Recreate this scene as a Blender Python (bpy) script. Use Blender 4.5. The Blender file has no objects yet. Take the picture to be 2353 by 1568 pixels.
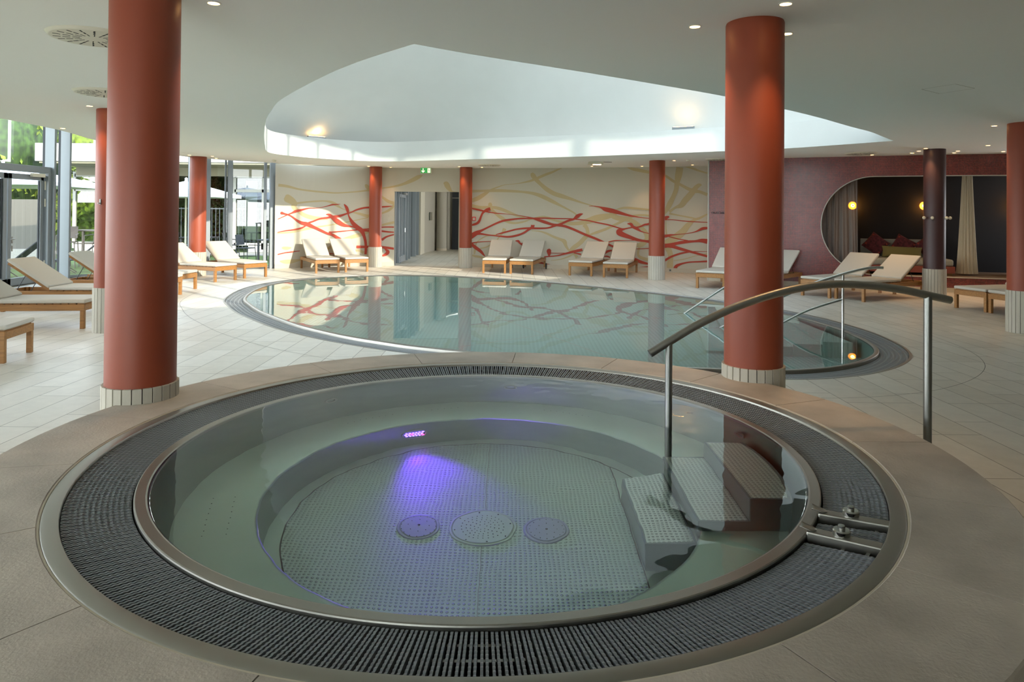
import bpy, bmesh, math, random
from mathutils import Vector, Matrix
from mathutils.geometry import tessellate_polygon
random.seed(7)
S = bpy.context.scene
COL = S.collection
pi = math.pi; cos = math.cos; sin = math.sin
R_ = math.radians

# ------------------------------------------------------------------ camera
cam = bpy.data.objects.new('camera', bpy.data.cameras.new('camera')); COL.objects.link(cam)
cam.data.sensor_width = 36; cam.data.lens = 1620.1/2353*36
cam.data.shift_y = -309.2/2353
cam.data.clip_start = .05; cam.data.clip_end = 300
PIT, ROL = .00934, .00843
cr, cu, cf = Vector((1,0,0)), Vector((0,-sin(PIT),cos(PIT))), Vector((0,cos(PIT),sin(PIT)))
rr = cr*cos(ROL)+cu*sin(ROL); uu = -cr*sin(ROL)+cu*cos(ROL)
m = Matrix((rr, uu, -cf)).transposed().to_4x4(); m.translation = (0,0,1.664)
cam.matrix_world = m
S.camera = cam
# ------------------------------------------------------------------ exposure
S.view_settings.view_transform = 'Standard'; S.view_settings.look = 'None'
S.view_settings.gamma = 1; S.view_settings.use_curve_mapping = False
S.view_settings.exposure = 1.45
cy = S.cycles
cy.max_bounces = 10; cy.diffuse_bounces = 5; cy.glossy_bounces = 4; cy.transmission_bounces = 8; cy.transparent_max_bounces = 12
cy.caustics_refractive = True; cy.caustics_reflective = False
cy.sample_clamp_indirect = 3.0; cy.blur_glossy = 1.0
cy.use_adaptive_sampling = True; cy.adaptive_threshold = .03
cy.use_denoising = True
# ------------------------------------------------------------------ sky
SKY = 3.6
w = bpy.data.worlds.new('sky'); S.world = w; w.use_nodes = True
nt = w.node_tree; nt.nodes.clear()
o_ = nt.nodes.new('ShaderNodeOutputWorld'); bg = nt.nodes.new('ShaderNodeBackground')
tc = nt.nodes.new('ShaderNodeTexCoord'); sp = nt.nodes.new('ShaderNodeSeparateXYZ'); rp = nt.nodes.new('ShaderNodeValToRGB')
nt.links.new(tc.outputs['Generated'], sp.inputs[0]); nt.links.new(sp.outputs['Z'], rp.inputs[0])
rp.color_ramp.elements[0].color = (.97,.99,1,1); rp.color_ramp.elements[1].color = (.5,.66,.88,1)
rp.color_ramp.elements[1].position = .9
nt.links.new(rp.outputs[0], bg.inputs[0]); bg.inputs[1].default_value = SKY
nt.links.new(bg.outputs[0], o_.inputs[0])
# ------------------------------------------------------------------ sun (from the right, behind the camera)
sl = bpy.data.lights.new('sun', 'SUN'); sl.energy = 3.0; sl.angle = R_(.7); sl.color = (1,.9,.76)
so = bpy.data.objects.new('sun', sl); COL.objects.link(so)
AZ, EL = R_(45.5), R_(23)
sd = Vector((-sin(AZ)*cos(EL), cos(AZ)*cos(EL), -sin(EL)))
so.rotation_euler = sd.to_track_quat('-Z','Y').to_euler(); so.location = (20,-20,20)

# ------------------------------------------------------------------ materials
def lin(c):
    return tuple(((v/255)/12.92 if v/255 <= .04045 else ((v/255+.055)/1.055)**2.4) for v in c)+(1,)
def mat(name, c, rough=.6, metal=0, spec=.5, bump=None, var=None, emit=None, coat=0):
    m = bpy.data.materials.new(name); m.use_nodes = True; n = m.node_tree; b = n.nodes['Principled BSDF']
    b.inputs['Base Color'].default_value = lin(c); b.inputs['Roughness'].default_value = rough
    b.inputs['Metallic'].default_value = metal; b.inputs['Specular IOR Level'].default_value = spec
    b.inputs['Coat Weight'].default_value = coat
    t = None
    if bump or var:
        t = n.nodes.new('ShaderNodeTexCoord')
    if var:   # (scale vector, amount)
        sc, am = var
        mp = n.nodes.new('ShaderNodeMapping'); mp.inputs['Scale'].default_value = sc
        n.links.new(t.outputs['Object'], mp.inputs[0])
        no = n.nodes.new('ShaderNodeTexNoise'); no.inputs['Scale'].default_value = 1; no.inputs['Detail'].default_value = 5
        n.links.new(mp.outputs[0], no.inputs['Vector'])
        cr_ = n.nodes.new('ShaderNodeValToRGB')
        L = lin(c)
        cr_.color_ramp.elements[0].position = .3; cr_.color_ramp.elements[1].position = .7
        cr_.color_ramp.elements[0].color = tuple(x*(1-am) for x in L[:3])+(1,)
        cr_.color_ramp.elements[1].color = tuple(min(1,x*(1+am)) for x in L[:3])+(1,)
        n.links.new(no.outputs['Fac'], cr_.inputs[0]); n.links.new(cr_.outputs[0], b.inputs['Base Color'])
    if bump:  # (scale, strength, distance)
        no = n.nodes.new('ShaderNodeTexNoise'); no.inputs['Scale'].default_value = bump[0]; no.inputs['Detail'].default_value = 3
        n.links.new(t.outputs['Object'], no.inputs['Vector'])
        bu = n.nodes.new('ShaderNodeBump'); bu.inputs['Strength'].default_value = bump[1]; bu.inputs['Distance'].default_value = bump[2]
        n.links.new(no.outputs['Fac'], bu.inputs['Height']); n.links.new(bu.outputs[0], b.inputs['Normal'])
    if emit:
        b.inputs['Emission Color'].default_value = lin(emit[0]); b.inputs['Emission Strength'].default_value = emit[1]
    return m
def brick_mat(name, c1, c2, cm, bw, rh, mort, rough, rot=0, offset=.5, uv=False, bump=.4, noise=.12, dist=.002, freq=2):
    m = bpy.data.materials.new(name); m.use_nodes = True; n = m.node_tree; b = n.nodes['Principled BSDF']
    b.inputs['Roughness'].default_value = rough
    t = n.nodes.new('ShaderNodeTexCoord'); mp = n.nodes.new('ShaderNodeMapping'); mp.inputs['Rotation'].default_value = (0,0,rot)
    n.links.new(t.outputs['UV' if uv else 'Object'], mp.inputs[0])
    br = n.nodes.new('ShaderNodeTexBrick'); n.links.new(mp.outputs[0], br.inputs['Vector'])
    br.offset = offset; br.offset_frequency = freq
    br.inputs['Color1'].default_value = lin(c1); br.inputs['Color2'].default_value = lin(c2); br.inputs['Mortar'].default_value = lin(cm)
    br.inputs['Scale'].default_value = 1; br.inputs['Mortar Size'].default_value = mort; br.inputs['Mortar Smooth'].default_value = .1
    br.inputs['Brick Width'].default_value = bw; br.inputs['Row Height'].default_value = rh; br.inputs['Bias'].default_value = 0
    no = n.nodes.new('ShaderNodeTexNoise'); no.inputs['Scale'].default_value = 6; no.inputs['Detail'].default_value = 8; no.inputs['Roughness'].default_value = .7
    n.links.new(t.outputs['Object'], no.inputs['Vector'])
    mr = n.nodes.new('ShaderNodeMapRange'); mr.inputs['From Min'].default_value = .3; mr.inputs['From Max'].default_value = .7
    mr.inputs['To Min'].default_value = 1-noise; mr.inputs['To Max'].default_value = 1+noise
    n.links.new(no.outputs['Fac'], mr.inputs['Value'])
    mx = n.nodes.new('ShaderNodeVectorMath'); mx.operation = 'MULTIPLY'
    n.links.new(br.outputs['Color'], mx.inputs[0]); n.links.new(mr.outputs[0], mx.inputs[1])
    n.links.new(mx.outputs[0], b.inputs['Base Color'])
    bu = n.nodes.new('ShaderNodeBump'); bu.inputs['Strength'].default_value = bump; bu.inputs['Distance'].default_value = dist; bu.invert = True
    n.links.new(br.outputs['Fac'], bu.inputs['Height']); n.links.new(bu.outputs[0], b.inputs['Normal'])
    return m
def dot_mat(name, c, pitch, rough=.35, metal=.85, hgt=.003, rad=.28, dark=.55):
    m = bpy.data.materials.new(name); m.use_nodes = True; n = m.node_tree; b = n.nodes['Principled BSDF']
    b.inputs['Roughness'].default_value = rough; b.inputs['Metallic'].default_value = metal
    t = n.nodes.new('ShaderNodeTexCoord')
    mp = n.nodes.new('ShaderNodeMapping'); mp.inputs['Scale'].default_value = (1/pitch,1/pitch,0)
    n.links.new(t.outputs['Object'], mp.inputs[0])
    fr = n.nodes.new('ShaderNodeVectorMath'); fr.operation = 'FRACTION'; n.links.new(mp.outputs[0], fr.inputs[0])
    sb = n.nodes.new('ShaderNodeVectorMath'); sb.operation = 'SUBTRACT'; sb.inputs[1].default_value = (.5,.5,0); n.links.new(fr.outputs[0], sb.inputs[0])
    ln = n.nodes.new('ShaderNodeVectorMath'); ln.operation = 'LENGTH'; n.links.new(sb.outputs[0], ln.inputs[0])
    mr = n.nodes.new('ShaderNodeMapRange'); mr.interpolation_type = 'SMOOTHSTEP'
    mr.inputs['From Min'].default_value = rad*.4; mr.inputs['From Max'].default_value = rad*1.1; mr.inputs['To Min'].default_value = 1; mr.inputs['To Max'].default_value = 0
    n.links.new(ln.outputs['Value'], mr.inputs['Value'])
    bu = n.nodes.new('ShaderNodeBump'); bu.inputs['Strength'].default_value = 1; bu.inputs['Distance'].default_value = hgt
    n.links.new(mr.outputs[0], bu.inputs['Height']); n.links.new(bu.outputs[0], b.inputs['Normal'])
    # darker ring round each stud
    rg = n.nodes.new('ShaderNodeValToRGB'); L = lin(c)
    rg.color_ramp.elements[0].position = 0; rg.color_ramp.elements[0].color = L
    rg.color_ramp.elements[1].position = rad*.75; rg.color_ramp.elements[1].color = tuple(x*dark for x in L[:3])+(1,)
    e = rg.color_ramp.elements.new(rad*1.25); e.color = L
    n.links.new(ln.outputs['Value'], rg.inputs[0]); n.links.new(rg.outputs[0], b.inputs['Base Color'])
    return m
def glass_mat(name, tint=(.93,.96,.95), fmul=1.0):
    m = bpy.data.materials.new(name); m.use_nodes = True; n = m.node_tree; n.nodes.clear()
    o = n.nodes.new('ShaderNodeOutputMaterial'); tr = n.nodes.new('ShaderNodeBsdfTransparent'); gl = n.nodes.new('ShaderNodeBsdfGlossy')
    tr.inputs[0].default_value = tint+(1,); gl.inputs['Roughness'].default_value = 0
    fr = n.nodes.new('ShaderNodeFresnel'); fr.inputs[0].default_value = 1.5
    mu = n.nodes.new('ShaderNodeMath'); mu.operation = 'MULTIPLY'; mu.use_clamp = True; mu.inputs[1].default_value = 1.7*fmul
    mx = n.nodes.new('ShaderNodeMixShader')
    n.links.new(fr.outputs[0], mu.inputs[0]); n.links.new(mu.outputs[0], mx.inputs[0]); n.links.new(tr.outputs[0], mx.inputs[1]); n.links.new(gl.outputs[0], mx.inputs[2])
    n.links.new(mx.outputs[0], o.inputs[0]); return m
def water_mat(name, tint, scale, dist):
    m = bpy.data.materials.new(name); m.use_nodes = True; n = m.node_tree; b = n.nodes['Principled BSDF']
    b.inputs['Base Color'].default_value = tint+(1,); b.inputs['Roughness'].default_value = 0; b.inputs['IOR'].default_value = 1.333
    b.inputs['Transmission Weight'].default_value = 1
    t = n.nodes.new('ShaderNodeTexCoord'); no = n.nodes.new('ShaderNodeTexNoise'); no.inputs['Scale'].default_value = scale; no.inputs['Detail'].default_value = 2
    n.links.new(t.outputs['Object'], no.inputs['Vector'])
    bu = n.nodes.new('ShaderNodeBump'); bu.inputs['Strength'].default_value = 1; bu.inputs['Distance'].default_value = dist
    n.links.new(no.outputs['Fac'], bu.inputs['Height']); n.links.new(bu.outputs[0], b.inputs['Normal'])
    return m
M = {}
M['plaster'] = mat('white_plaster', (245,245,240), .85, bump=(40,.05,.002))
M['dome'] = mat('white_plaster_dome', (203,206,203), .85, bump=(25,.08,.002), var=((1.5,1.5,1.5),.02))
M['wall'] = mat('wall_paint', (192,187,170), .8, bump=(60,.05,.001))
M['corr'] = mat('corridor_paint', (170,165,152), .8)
M['red'] = mat('terracotta_paint', (140,63,38), .48, bump=(220,.12,.001))
M['plum'] = mat('plum_paint', (66,42,44), .45, bump=(220,.12,.001))
M['strip'] = mat('stone_strip', (180,174,160), .7, bump=(70,.25,.002), var=((30,30,3),.06))
M['joint'] = mat('dark_joint', (60,58,54), .8)
M['floor'] = brick_mat('stone_floor_tiles', (208,203,192), (196,190,177), (112,106,96), .9, .3, .0036, .42, rot=R_(90), offset=.37, noise=.07, bump=.4, dist=.001, freq=3)
M['cope'] = mat('coping_stone', (172,161,148), .55, bump=(90,.5,.003), var=((3.2,3.2,3.2),.2))
M['sock'] = mat('skirting_stone', (190,180,160), .6, var=((4,4,4),.06))
M['mosaic'] = brick_mat('red_glass_mosaic', (128,42,42), (80,26,34), (156,110,104), .0235, .0235, .0019, .25, uv=True, offset=0, noise=.22, bump=.3)
M['steel'] = mat('brushed_steel', (156,154,147), .4, 1, bump=(300,.04,.0005))
M['steeld'] = mat('satin_steel', (150,150,146), .36, 1)
M['basin'] = mat('basin_steel', (186,206,192), .38, .55, var=((2,2,2),.06))
M['wallsteel'] = mat('wall_steel', (122,134,126), .3, .85, var=((1.5,1.5,6),.08))
M['stepsteel'] = mat('step_steel', (112,122,124), .32, .7)
M['studs3'] = dot_mat('studded_step_steel', (196,206,198), .0215, .3, .75, dark=.5)
M['studs'] = dot_mat('studded_steel', (184,208,196), .0215, .38, .45, dark=.68)
M['studs2'] = dot_mat('studded_pool_steel', (176,200,194), .06, .5, .0, hgt=.004, dark=.75)
M['poolwall'] = mat('pool_steel', (188,206,198), .45, .2)
M['grate'] = mat('grey_grating', (114,119,124), .42)
M['grate2'] = mat('pale_grating', (158,163,166), .45)
M['black'] = mat('black_void', (16,16,17), .9)
M['nichewall'] = mat('black_wall_paint', (27,26,28), .8)
M['nichefloor'] = mat('brown_boards', (112,94,74), .6, var=((2,30,2),.15))
M['wood'] = mat('teak', (152,106,56), .45, var=((3,40,40),.22))
M['cush'] = mat('cream_canvas', (190,184,172), .85, bump=(500,.15,.0006))
M['frame'] = mat('grey_aluminium', (132,138,142), .42, .3)
M['framed'] = mat('dark_gasket', (34,38,44), .6)
M['glass'] = glass_mat('window_glass')
M['glass2'] = glass_mat('reflective_glass', (.6,.68,.64), 2)
M['water'] = water_mat('clear_water', (.88,.98,.94), 2.6, .006)
M['water2'] = water_mat('pool_water', (.8,.955,.93), 1.3, .0015)
M['chrome'] = mat('polished_steel', (190,190,188), .14, 1)
M['grass'] = mat('lawn', (80,98,44), .9, var=((3,3,3),.3), bump=(60,1,.02))
M['gravel'] = mat('gravel', (150,146,138), .9, var=((40,40,40),.25))
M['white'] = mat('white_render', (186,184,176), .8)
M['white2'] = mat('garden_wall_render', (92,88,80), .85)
M['soff'] = mat('beige_soffit', (150,142,120), .8)
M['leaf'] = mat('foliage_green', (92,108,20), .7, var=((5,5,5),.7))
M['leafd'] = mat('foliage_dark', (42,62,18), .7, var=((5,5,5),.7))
M['bark'] = mat('bark', (70,56,42), .9)
M['canvas'] = mat('white_canvas', (215,217,222), .8)
M['dark'] = mat('dark_wicker', (40,42,46), .6)
M['metalf'] = mat('brown_metal', (104,94,88), .4, .3)
M['lamp'] = mat('warm_lamp', (255,214,150), .5, emit=((255,196,120),9))
M['sconce'] = mat('amber_glass', (255,190,80), .4, emit=((255,150,30),3.2))
M['signg'] = mat('green_sign', (30,120,60), .4, emit=((40,140,60),.35))
M['signw'] = mat('cream_sign', (250,235,200), .4, emit=((255,235,195),.6))
M['alarm'] = mat('alarm_red', (190,40,40), .4)
M['offwhite'] = mat('offwhite_plastic', (214,208,190), .5)
M['muralr'] = mat('mural_red_paint', (168,60,40), .7)
M['muralb'] = mat('mural_sand_paint', (184,168,128), .8)
M['bedred'] = mat('terracotta_bed_base', (140,72,58), .7)
M['bedgrey'] = mat('grey_linen', (150,148,134), .9, bump=(300,.3,.001))
M['mustard'] = mat('olive_yellow_linen', (120,104,54), .9, bump=(200,.4,.002))
M['carpetp'] = mat('burgundy_pattern', (88,32,34), .9, var=((14,14,14),.6))
M['carpetr'] = mat('rust_band', (150,52,34), .9)
M['pleat'] = mat('ivory_curtain', (190,178,152), .85)
M['ledb'] = mat('violet_led', (90,60,255), .4, emit=((90,60,255),7))
M['ledr'] = mat('pink_led', (255,50,120), .4, emit=((255,40,120),6))
M['drain'] = mat('drain_plate', (168,180,200), .4, .2)
M['text'] = mat('dark_lettering', (52,48,50), .5)
M['rubber'] = mat('black_rubber', (30,30,32), .7)
def sheer():
    m = bpy.data.materials.new('grey_sheer'); m.use_nodes = True; n = m.node_tree; b = n.nodes['Principled BSDF']; o = n.nodes['Material Output']
    b.inputs['Base Color'].default_value = lin((136,124,116)); b.inputs['Roughness'].default_value = .8
    tr = n.nodes.new('ShaderNodeBsdfTransparent'); mx = n.nodes.new('ShaderNodeMixShader'); mx.inputs[0].default_value = .72
    n.links.new(tr.outputs[0], mx.inputs[1]); n.links.new(b.outputs[0], mx.inputs[2]); n.links.new(mx.outputs[0], o.inputs[0]); return m
M['sheer'] = sheer()

# ------------------------------------------------------------------ mesh helpers
class MB:
    def __init__(s): s.v = []; s.f = []; s.uv = None
    def add(s, vs, fs):
        k = len(s.v); s.v += [tuple(v) for v in vs]; s.f += [tuple(i+k for i in f) for f in fs]; return s
    def box(s, c, d, rz=0, M_=None):
        x, y, z = d[0]/2, d[1]/2, d[2]/2
        vs = [Vector((a*x,b*y,e*z)) for a in (-1,1) for b in (-1,1) for e in (-1,1)]
        R = M_ if M_ is not None else Matrix.Rotation(rz, 3, 'Z')
        vs = [R@v+Vector(c) for v in vs]
        return s.add(vs, [(0,1,3,2),(4,6,7,5),(0,4,5,1),(2,3,7,6),(0,2,6,4),(1,5,7,3)])
    def prism(s, poly, z0, z1):
        n = len(poly)
        vs = [(x,y,z0) for x,y in poly]+[(x,y,z1) for x,y in poly]
        return s.add(vs, [tuple(range(n))[::-1], tuple(range(n,2*n))]+[(i,(i+1)%n,n+(i+1)%n,n+i) for i in range(n)])
    def lathe(s, prof, n, c=(0,0,0), close=False, a0=0, a1=2*pi):
        full = abs(a1-a0-2*pi) < 1e-6; k = n if full else n+1; m_ = len(prof)
        vs = [(c[0]+r*cos(a0+(a1-a0)*i/n), c[1]+r*sin(a0+(a1-a0)*i/n), c[2]+z) for i in range(k) for r, z in prof]
        fs = []
        for i in range(n):
            j = (i+1)%k
            for q in range(m_-1): fs.append((i*m_+q, j*m_+q, j*m_+q+1, i*m_+q+1))
            if close: fs.append((i*m_+m_-1, j*m_+m_-1, j*m_, i*m_))
        s.add(vs, fs)
        if close and not full:
            b = len(s.v)-len(vs); s.f += [tuple(b+q for q in range(m_))[::-1], tuple(b+n*m_+q for q in range(m_))]
        return s
    def cyl(s, c, r, z0, z1, n=24, r2=None):
        r2 = r if r2 is None else r2
        vs = [(c[0]+r*cos(2*pi*i/n), c[1]+r*sin(2*pi*i/n), z0) for i in range(n)]+[(c[0]+r2*cos(2*pi*i/n), c[1]+r2*sin(2*pi*i/n), z1) for i in range(n)]
        return s.add(vs, [tuple(range(n))[::-1], tuple(range(n,2*n))]+[(i,(i+1)%n,n+(i+1)%n,n+i) for i in range(n)])
    def tube(s, pts, r, n=12):
        pts = [Vector(p) for p in pts]; rings = []; up = None
        for i, p in enumerate(pts):
            t = (pts[min(i+1,len(pts)-1)]-pts[max(i-1,0)]).normalized()
            if up is None: up = Vector((0,0,1)) if abs(t.z) < .9 else Vector((1,0,0))
            a = t.cross(up).normalized(); b = a.cross(t).normalized(); up = b
            rad = r[i] if isinstance(r, (list,tuple)) else r
            rings.append([p+a*rad*cos(2*pi*k/n)+b*rad*sin(2*pi*k/n) for k in range(n)])
        vs = [v for g in rings for v in g]; fs = []
        for i in range(len(rings)-1):
            for k in range(n): fs.append((i*n+k, i*n+(k+1)%n, (i+1)*n+(k+1)%n, (i+1)*n+k))
        fs += [tuple(range(n))[::-1], tuple((len(rings)-1)*n+k for k in range(n))]
        return s.add(vs, fs)
    def grid(s, rows, closed=False):
        n = len(rows[0]); vs = [v for g in rows for v in g]; fs = []
        for i in range(len(rows)-1):
            for k in range(n if closed else n-1): fs.append((i*n+k, i*n+(k+1)%n, (i+1)*n+(k+1)%n, (i+1)*n+k))
        return s.add(vs, fs)
    def poly(s, outer, holes, z):
        L = [[Vector((x,y,0)) for x,y in outer]]+[[Vector((x,y,0)) for x,y in h] for h in holes]
        tri = tessellate_polygon(L); vs = [(v.x,v.y,z) for l in L for v in l]
        return s.add(vs, [tuple(t) for t in tri])
def obj(name, mb, m, parent=None, smooth=False, bevel=0, seg=2, label=None, cat=None, group=None, kind=None, flip=False, loc=None, rz=0, ang=40, solid=0):
    me = bpy.data.meshes.new(name); me.from_pydata(mb.v, [], mb.f)
    if mb.uv:
        uvl = me.uv_layers.new(name='UVMap')
        for l in me.loops: uvl.data[l.index].uv = mb.uv[l.vertex_index]
    bm = bmesh.new(); bm.from_mesh(me)
    if not mb.uv: bmesh.ops.recalc_face_normals(bm, faces=bm.faces)
    if flip: bmesh.ops.reverse_faces(bm, faces=bm.faces)
    bm.to_mesh(me); bm.free()
    me.materials.append(m)
    if smooth:
        me.polygons.foreach_set('use_smooth', [True]*len(me.polygons))
        me.set_sharp_from_angle(angle=R_(ang))
    o = bpy.data.objects.new(name, me); COL.objects.link(o)
    if parent is not None: o.parent = parent
    if bevel:
        b = o.modifiers.new('bevel', 'BEVEL'); b.width = bevel; b.segments = seg; b.limit_method = 'ANGLE'; b.angle_limit = R_(40)
    if solid:
        b = o.modifiers.new('solid', 'SOLIDIFY'); b.thickness = solid; b.offset = 0
    if loc is not None: o.location = loc
    if rz: o.rotation_euler = (0,0,rz)
    tag(o, label, cat, group, kind); return o
def tag(o, label=None, cat=None, group=None, kind=None):
    if label: o['label'] = label
    if cat: o['category'] = cat
    if group: o['group'] = group
    if kind: o['kind'] = kind
def empty(name, loc, rz=0, label=None, cat=None, group=None, kind=None):
    o = bpy.data.objects.new(name, None); COL.objects.link(o); o.location = loc; o.rotation_euler = (0,0,rz); o.empty_display_size = .1
    tag(o, label, cat, group, kind); return o
def copy_tree(o, parent=None):
    c = o.copy(); COL.objects.link(c); c.parent = parent
    for ch in o.children: copy_tree(ch, c)
    return c
def catmull(pts, n, closed=False):
    out = []; L = len(pts); d = len(pts[0])
    for i in range(L if closed else L-1):
        if closed: P = [pts[(i-1)%L], pts[i], pts[(i+1)%L], pts[(i+2)%L]]
        else: P = [pts[max(i-1,0)], pts[i], pts[i+1], pts[min(i+2,L-1)]]
        for k in range(n):
            t = k/n
            out.append(tuple(.5*((2*P[1][q])+(-P[0][q]+P[2][q])*t+(2*P[0][q]-5*P[1][q]+4*P[2][q]-P[3][q])*t*t+(-P[0][q]+3*P[1][q]-3*P[2][q]+P[3][q])*t**3) for q in range(d)))
    if not closed: out.append(tuple(pts[-1]))
    return out
def arclen(P):
    s = [0]
    for a, b in zip(P, P[1:]): s.append(s[-1]+math.hypot(b[0]-a[0], b[1]-a[1]))
    return s
def resample(P, step, closed=True):
    Q = P+[P[0]] if closed else P
    s = arclen(Q); n = max(8, round(s[-1]/step)); out = []; j = 0
    for i in range(n if closed else n+1):
        t = s[-1]*i/n
        while j < len(s)-2 and s[j+1] < t: j += 1
        u = (t-s[j])/max(1e-9, s[j+1]-s[j]); out.append((Q[j][0]+(Q[j+1][0]-Q[j][0])*u, Q[j][1]+(Q[j+1][1]-Q[j][1])*u))
    return out
def offset(P, d):   # closed curve, counter-clockwise: positive d goes inward
    n = len(P); out = []
    for i in range(n):
        a, b = P[(i-2)%n], P[(i+2)%n]; tx, ty = b[0]-a[0], b[1]-a[1]; l = math.hypot(tx,ty)
        out.append((P[i][0]-ty/l*d, P[i][1]+tx/l*d))
    return out
def light(kind, name, loc, energy, color=(1,.75,.45), parent=None, size=.03, aim=None, spot=100, blend=.6):
    l = bpy.data.lights.new(name, kind); l.energy = energy; l.color = color
    if kind in ('POINT','SPOT'): l.shadow_soft_size = size
    if kind == 'SPOT': l.spot_size = R_(spot); l.spot_blend = blend
    o = bpy.data.objects.new(name, l); COL.objects.link(o); o.location = loc
    if aim is not None: o.rotation_euler = Vector(aim).to_track_quat('-Z','Y').to_euler()
    if parent is not None: o.parent = parent
    return o
CE = 3.036
def W(name, mb, m, parent, **k):   # geometry given in room coordinates, parented to an Empty elsewhere
    o = obj(name, mb, m, parent, **k); o.location = -parent.location; return o

# ================================================================== outlines
POOL = resample(catmull([(-5.72,14.7),(-5.38,13.2),(-4.89,12.2),(-4.48,11.5),(-4.05,10.9),(-3.43,10.1),(-2.85,9.5),(-2.38,9.08),(-1.85,8.7),(-1.3,8.36),(0,7.78),(1.4,7.33),
 (2.78,7.16),(3.5,7.3),(4.01,7.58),(4.44,7.96),(4.77,8.4),(4.99,8.93),(5.12,9.6),(5.17,10.4),(5.07,11.4),(4.76,12.5),(4.22,13.6),(3.71,14.34),(2.94,15.3),(2.09,16.2),(0.91,17.25),(-0.3,18.0),
 (-1.4,18.48),(-2.46,18.72),(-3.6,18.62),(-4.7,18.0),(-5.4,17.1),(-5.75,15.9)], 8, True), .06)
BACK = resample(catmull([(6.92,12.79),(5.58,14.45),(4.56,15.15),(3.1,16.05),(1.55,16.93),(0.3,17.5),(-0.94,18.01),(-2.0,18.55),(-3.03,18.98),(-3.7,19.03),(-4.25,18.84),(-5.03,18.17),(-5.53,17.36),(-5.7,16.7),(-5.6,16.02),
 (-5.2,14.8),(-4.54,12.87),(-3.77,10.75),(-3.3,9.62),(-2.83,8.61),(-1.95,7.18),(-1.4,6.41),(-0.81,5.73)], 6), .12, False)
FRONT = resample(catmull([(-0.81,5.73),(-0.33,6.11),(0.66,6.8),(1.36,7.31),(2.45,8.14),(3.51,9.09),(4.31,9.87),(5.2,10.82),(5.81,11.44),(6.4,12.16),(6.92,12.79)], 6), .12, False)
WALLP = catmull([(-6.85,20.38),(-6.2,20.93),(-5.4,21.33),(-4.7,21.6),(-3.65,21.87),(-2.4,21.86),(-1.21,21.74),(1.6,21.2),(4.1,20.45),(5.2,20.05),(5.75,19.83)], 10)
WALLS = arclen(WALLP)
TILEP = resample(catmull([(4.98,17.85),(6.5,16.86),(8.19,16.1),(9.7,15.5),(11.1,15.1),(13.9,14.4)], 8), .06, False)
TILES = arclen(TILEP)
CX_, CY_ = -.131, 3.561          # whirlpool centre
def on(P, Sx, s, off=0):         # point on a polyline at arc length s, pushed off towards the camera side
    j = 0
    while j < len(Sx)-2 and Sx[j+1] < s: j += 1
    u = (s-Sx[j])/(Sx[j+1]-Sx[j]); a, b = P[j], P[j+1]
    l = math.hypot(b[0]-a[0], b[1]-a[1]); nx, ny = (b[1]-a[1])/l, -(b[0]-a[0])/l
    return a[0]+(b[0]-a[0])*u+nx*off, a[1]+(b[1]-a[1])*u+ny*off
# ================================================================== floor
circ = lambda r, n=96, c=(CX_,CY_): [(c[0]+r*cos(2*pi*i/n), c[1]+r*sin(2*pi*i/n)) for i in range(n)]
fo = [(-10.85,-5),(14,-5),(14,36),(-3.78,36),(-3.78,22.0),(-6.95,20.65),(-8.9,19.8),(-10.85,17.0)]
obj('floor', MB().poly(fo, [POOL, circ(2.2)], 0), M['floor'], kind='structure')
# expansion joint that follows the pool
EX = offset(POOL, -.72); n_ = len(EX)
jm = MB(); ja = offset(POOL, -.715)
jm.grid([[(*EX[i%n_],.0012),(*ja[i%n_],.0012)] for i in range(n_+1)])
obj('trim_1', jm, M['joint'], kind='structure')
# ================================================================== ceiling with the roof opening
open_ = FRONT+BACK[1:-1]
co = [(-7.77,-5),(14,-5),(14,36),(-3.78,36),(-3.78,22.1),(-6.68,20.35)]+catmull([(-6.68,20.12),(-7.45,19.53),(-8.1,18.6),(-8.39,17.7),(-8.42,16),(-8.29,14.15),(-7.86,12.26),(-7.77,10.9)], 6)[1:]
cm = MB().poly(co, [open_], CE).poly(co, [open_], CE+.28)
obj('ceiling', cm, M['plaster'], kind='structure')
# fascia along the left edge of the ceiling and the raised ceiling over the glass wall
fa = [(-7.77,-5)]+[p for p in co[6:]][::-1]+[(-6.68,20.35)]
obj('trim_2', MB().grid([[(x,y,CE),(x,y,4.45)] for x,y in fa]), M['plaster'], kind='structure')
obj('ceiling_left', MB().prism([(-11.3,-5.2),(-7.6,-5.2),(-6.5,21),(-8.9,20.2),(-11.3,17.4)], 4.4, 4.6), M['plaster'], kind='structure')
# band (upstand) round the back of the opening, its ledge and the shell roof above
LZ = 3.56
nb = len(BACK)
def outw(P, i):
    a, b = P[max(i-1,0)], P[min(i+1,len(P)-1)]; tx, ty = b[0]-a[0], b[1]-a[1]; l = math.hypot(tx,ty); return ty/l, -tx/l
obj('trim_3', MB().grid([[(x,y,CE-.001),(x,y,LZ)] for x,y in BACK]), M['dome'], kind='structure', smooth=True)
led = []; 
for i, (x,y) in enumerate(BACK):
    nx, ny = outw(BACK, i); k = min(1, min(i, nb-1-i)/10)*.42
    led.append((x+nx*k, y+ny*k))
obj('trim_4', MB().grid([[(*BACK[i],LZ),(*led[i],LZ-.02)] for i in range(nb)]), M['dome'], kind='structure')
HT = [(6.92,12.79,4.95),(6.66,12.48,5.63),(6.41,12.17,6.32),(6.05,11.73,6.9),(5.78,11.41,7.29),(5.22,10.82,8.07),(4.58,10.15,8.51),(3.86,9.43,8.7),(3.27,8.88,8.71),(2.45,8.14,8.6),(1.36,7.31,8.0),(.66,6.8,7.2),(-.33,6.11,5.4),(-.81,5.73,4.4)]
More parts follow.
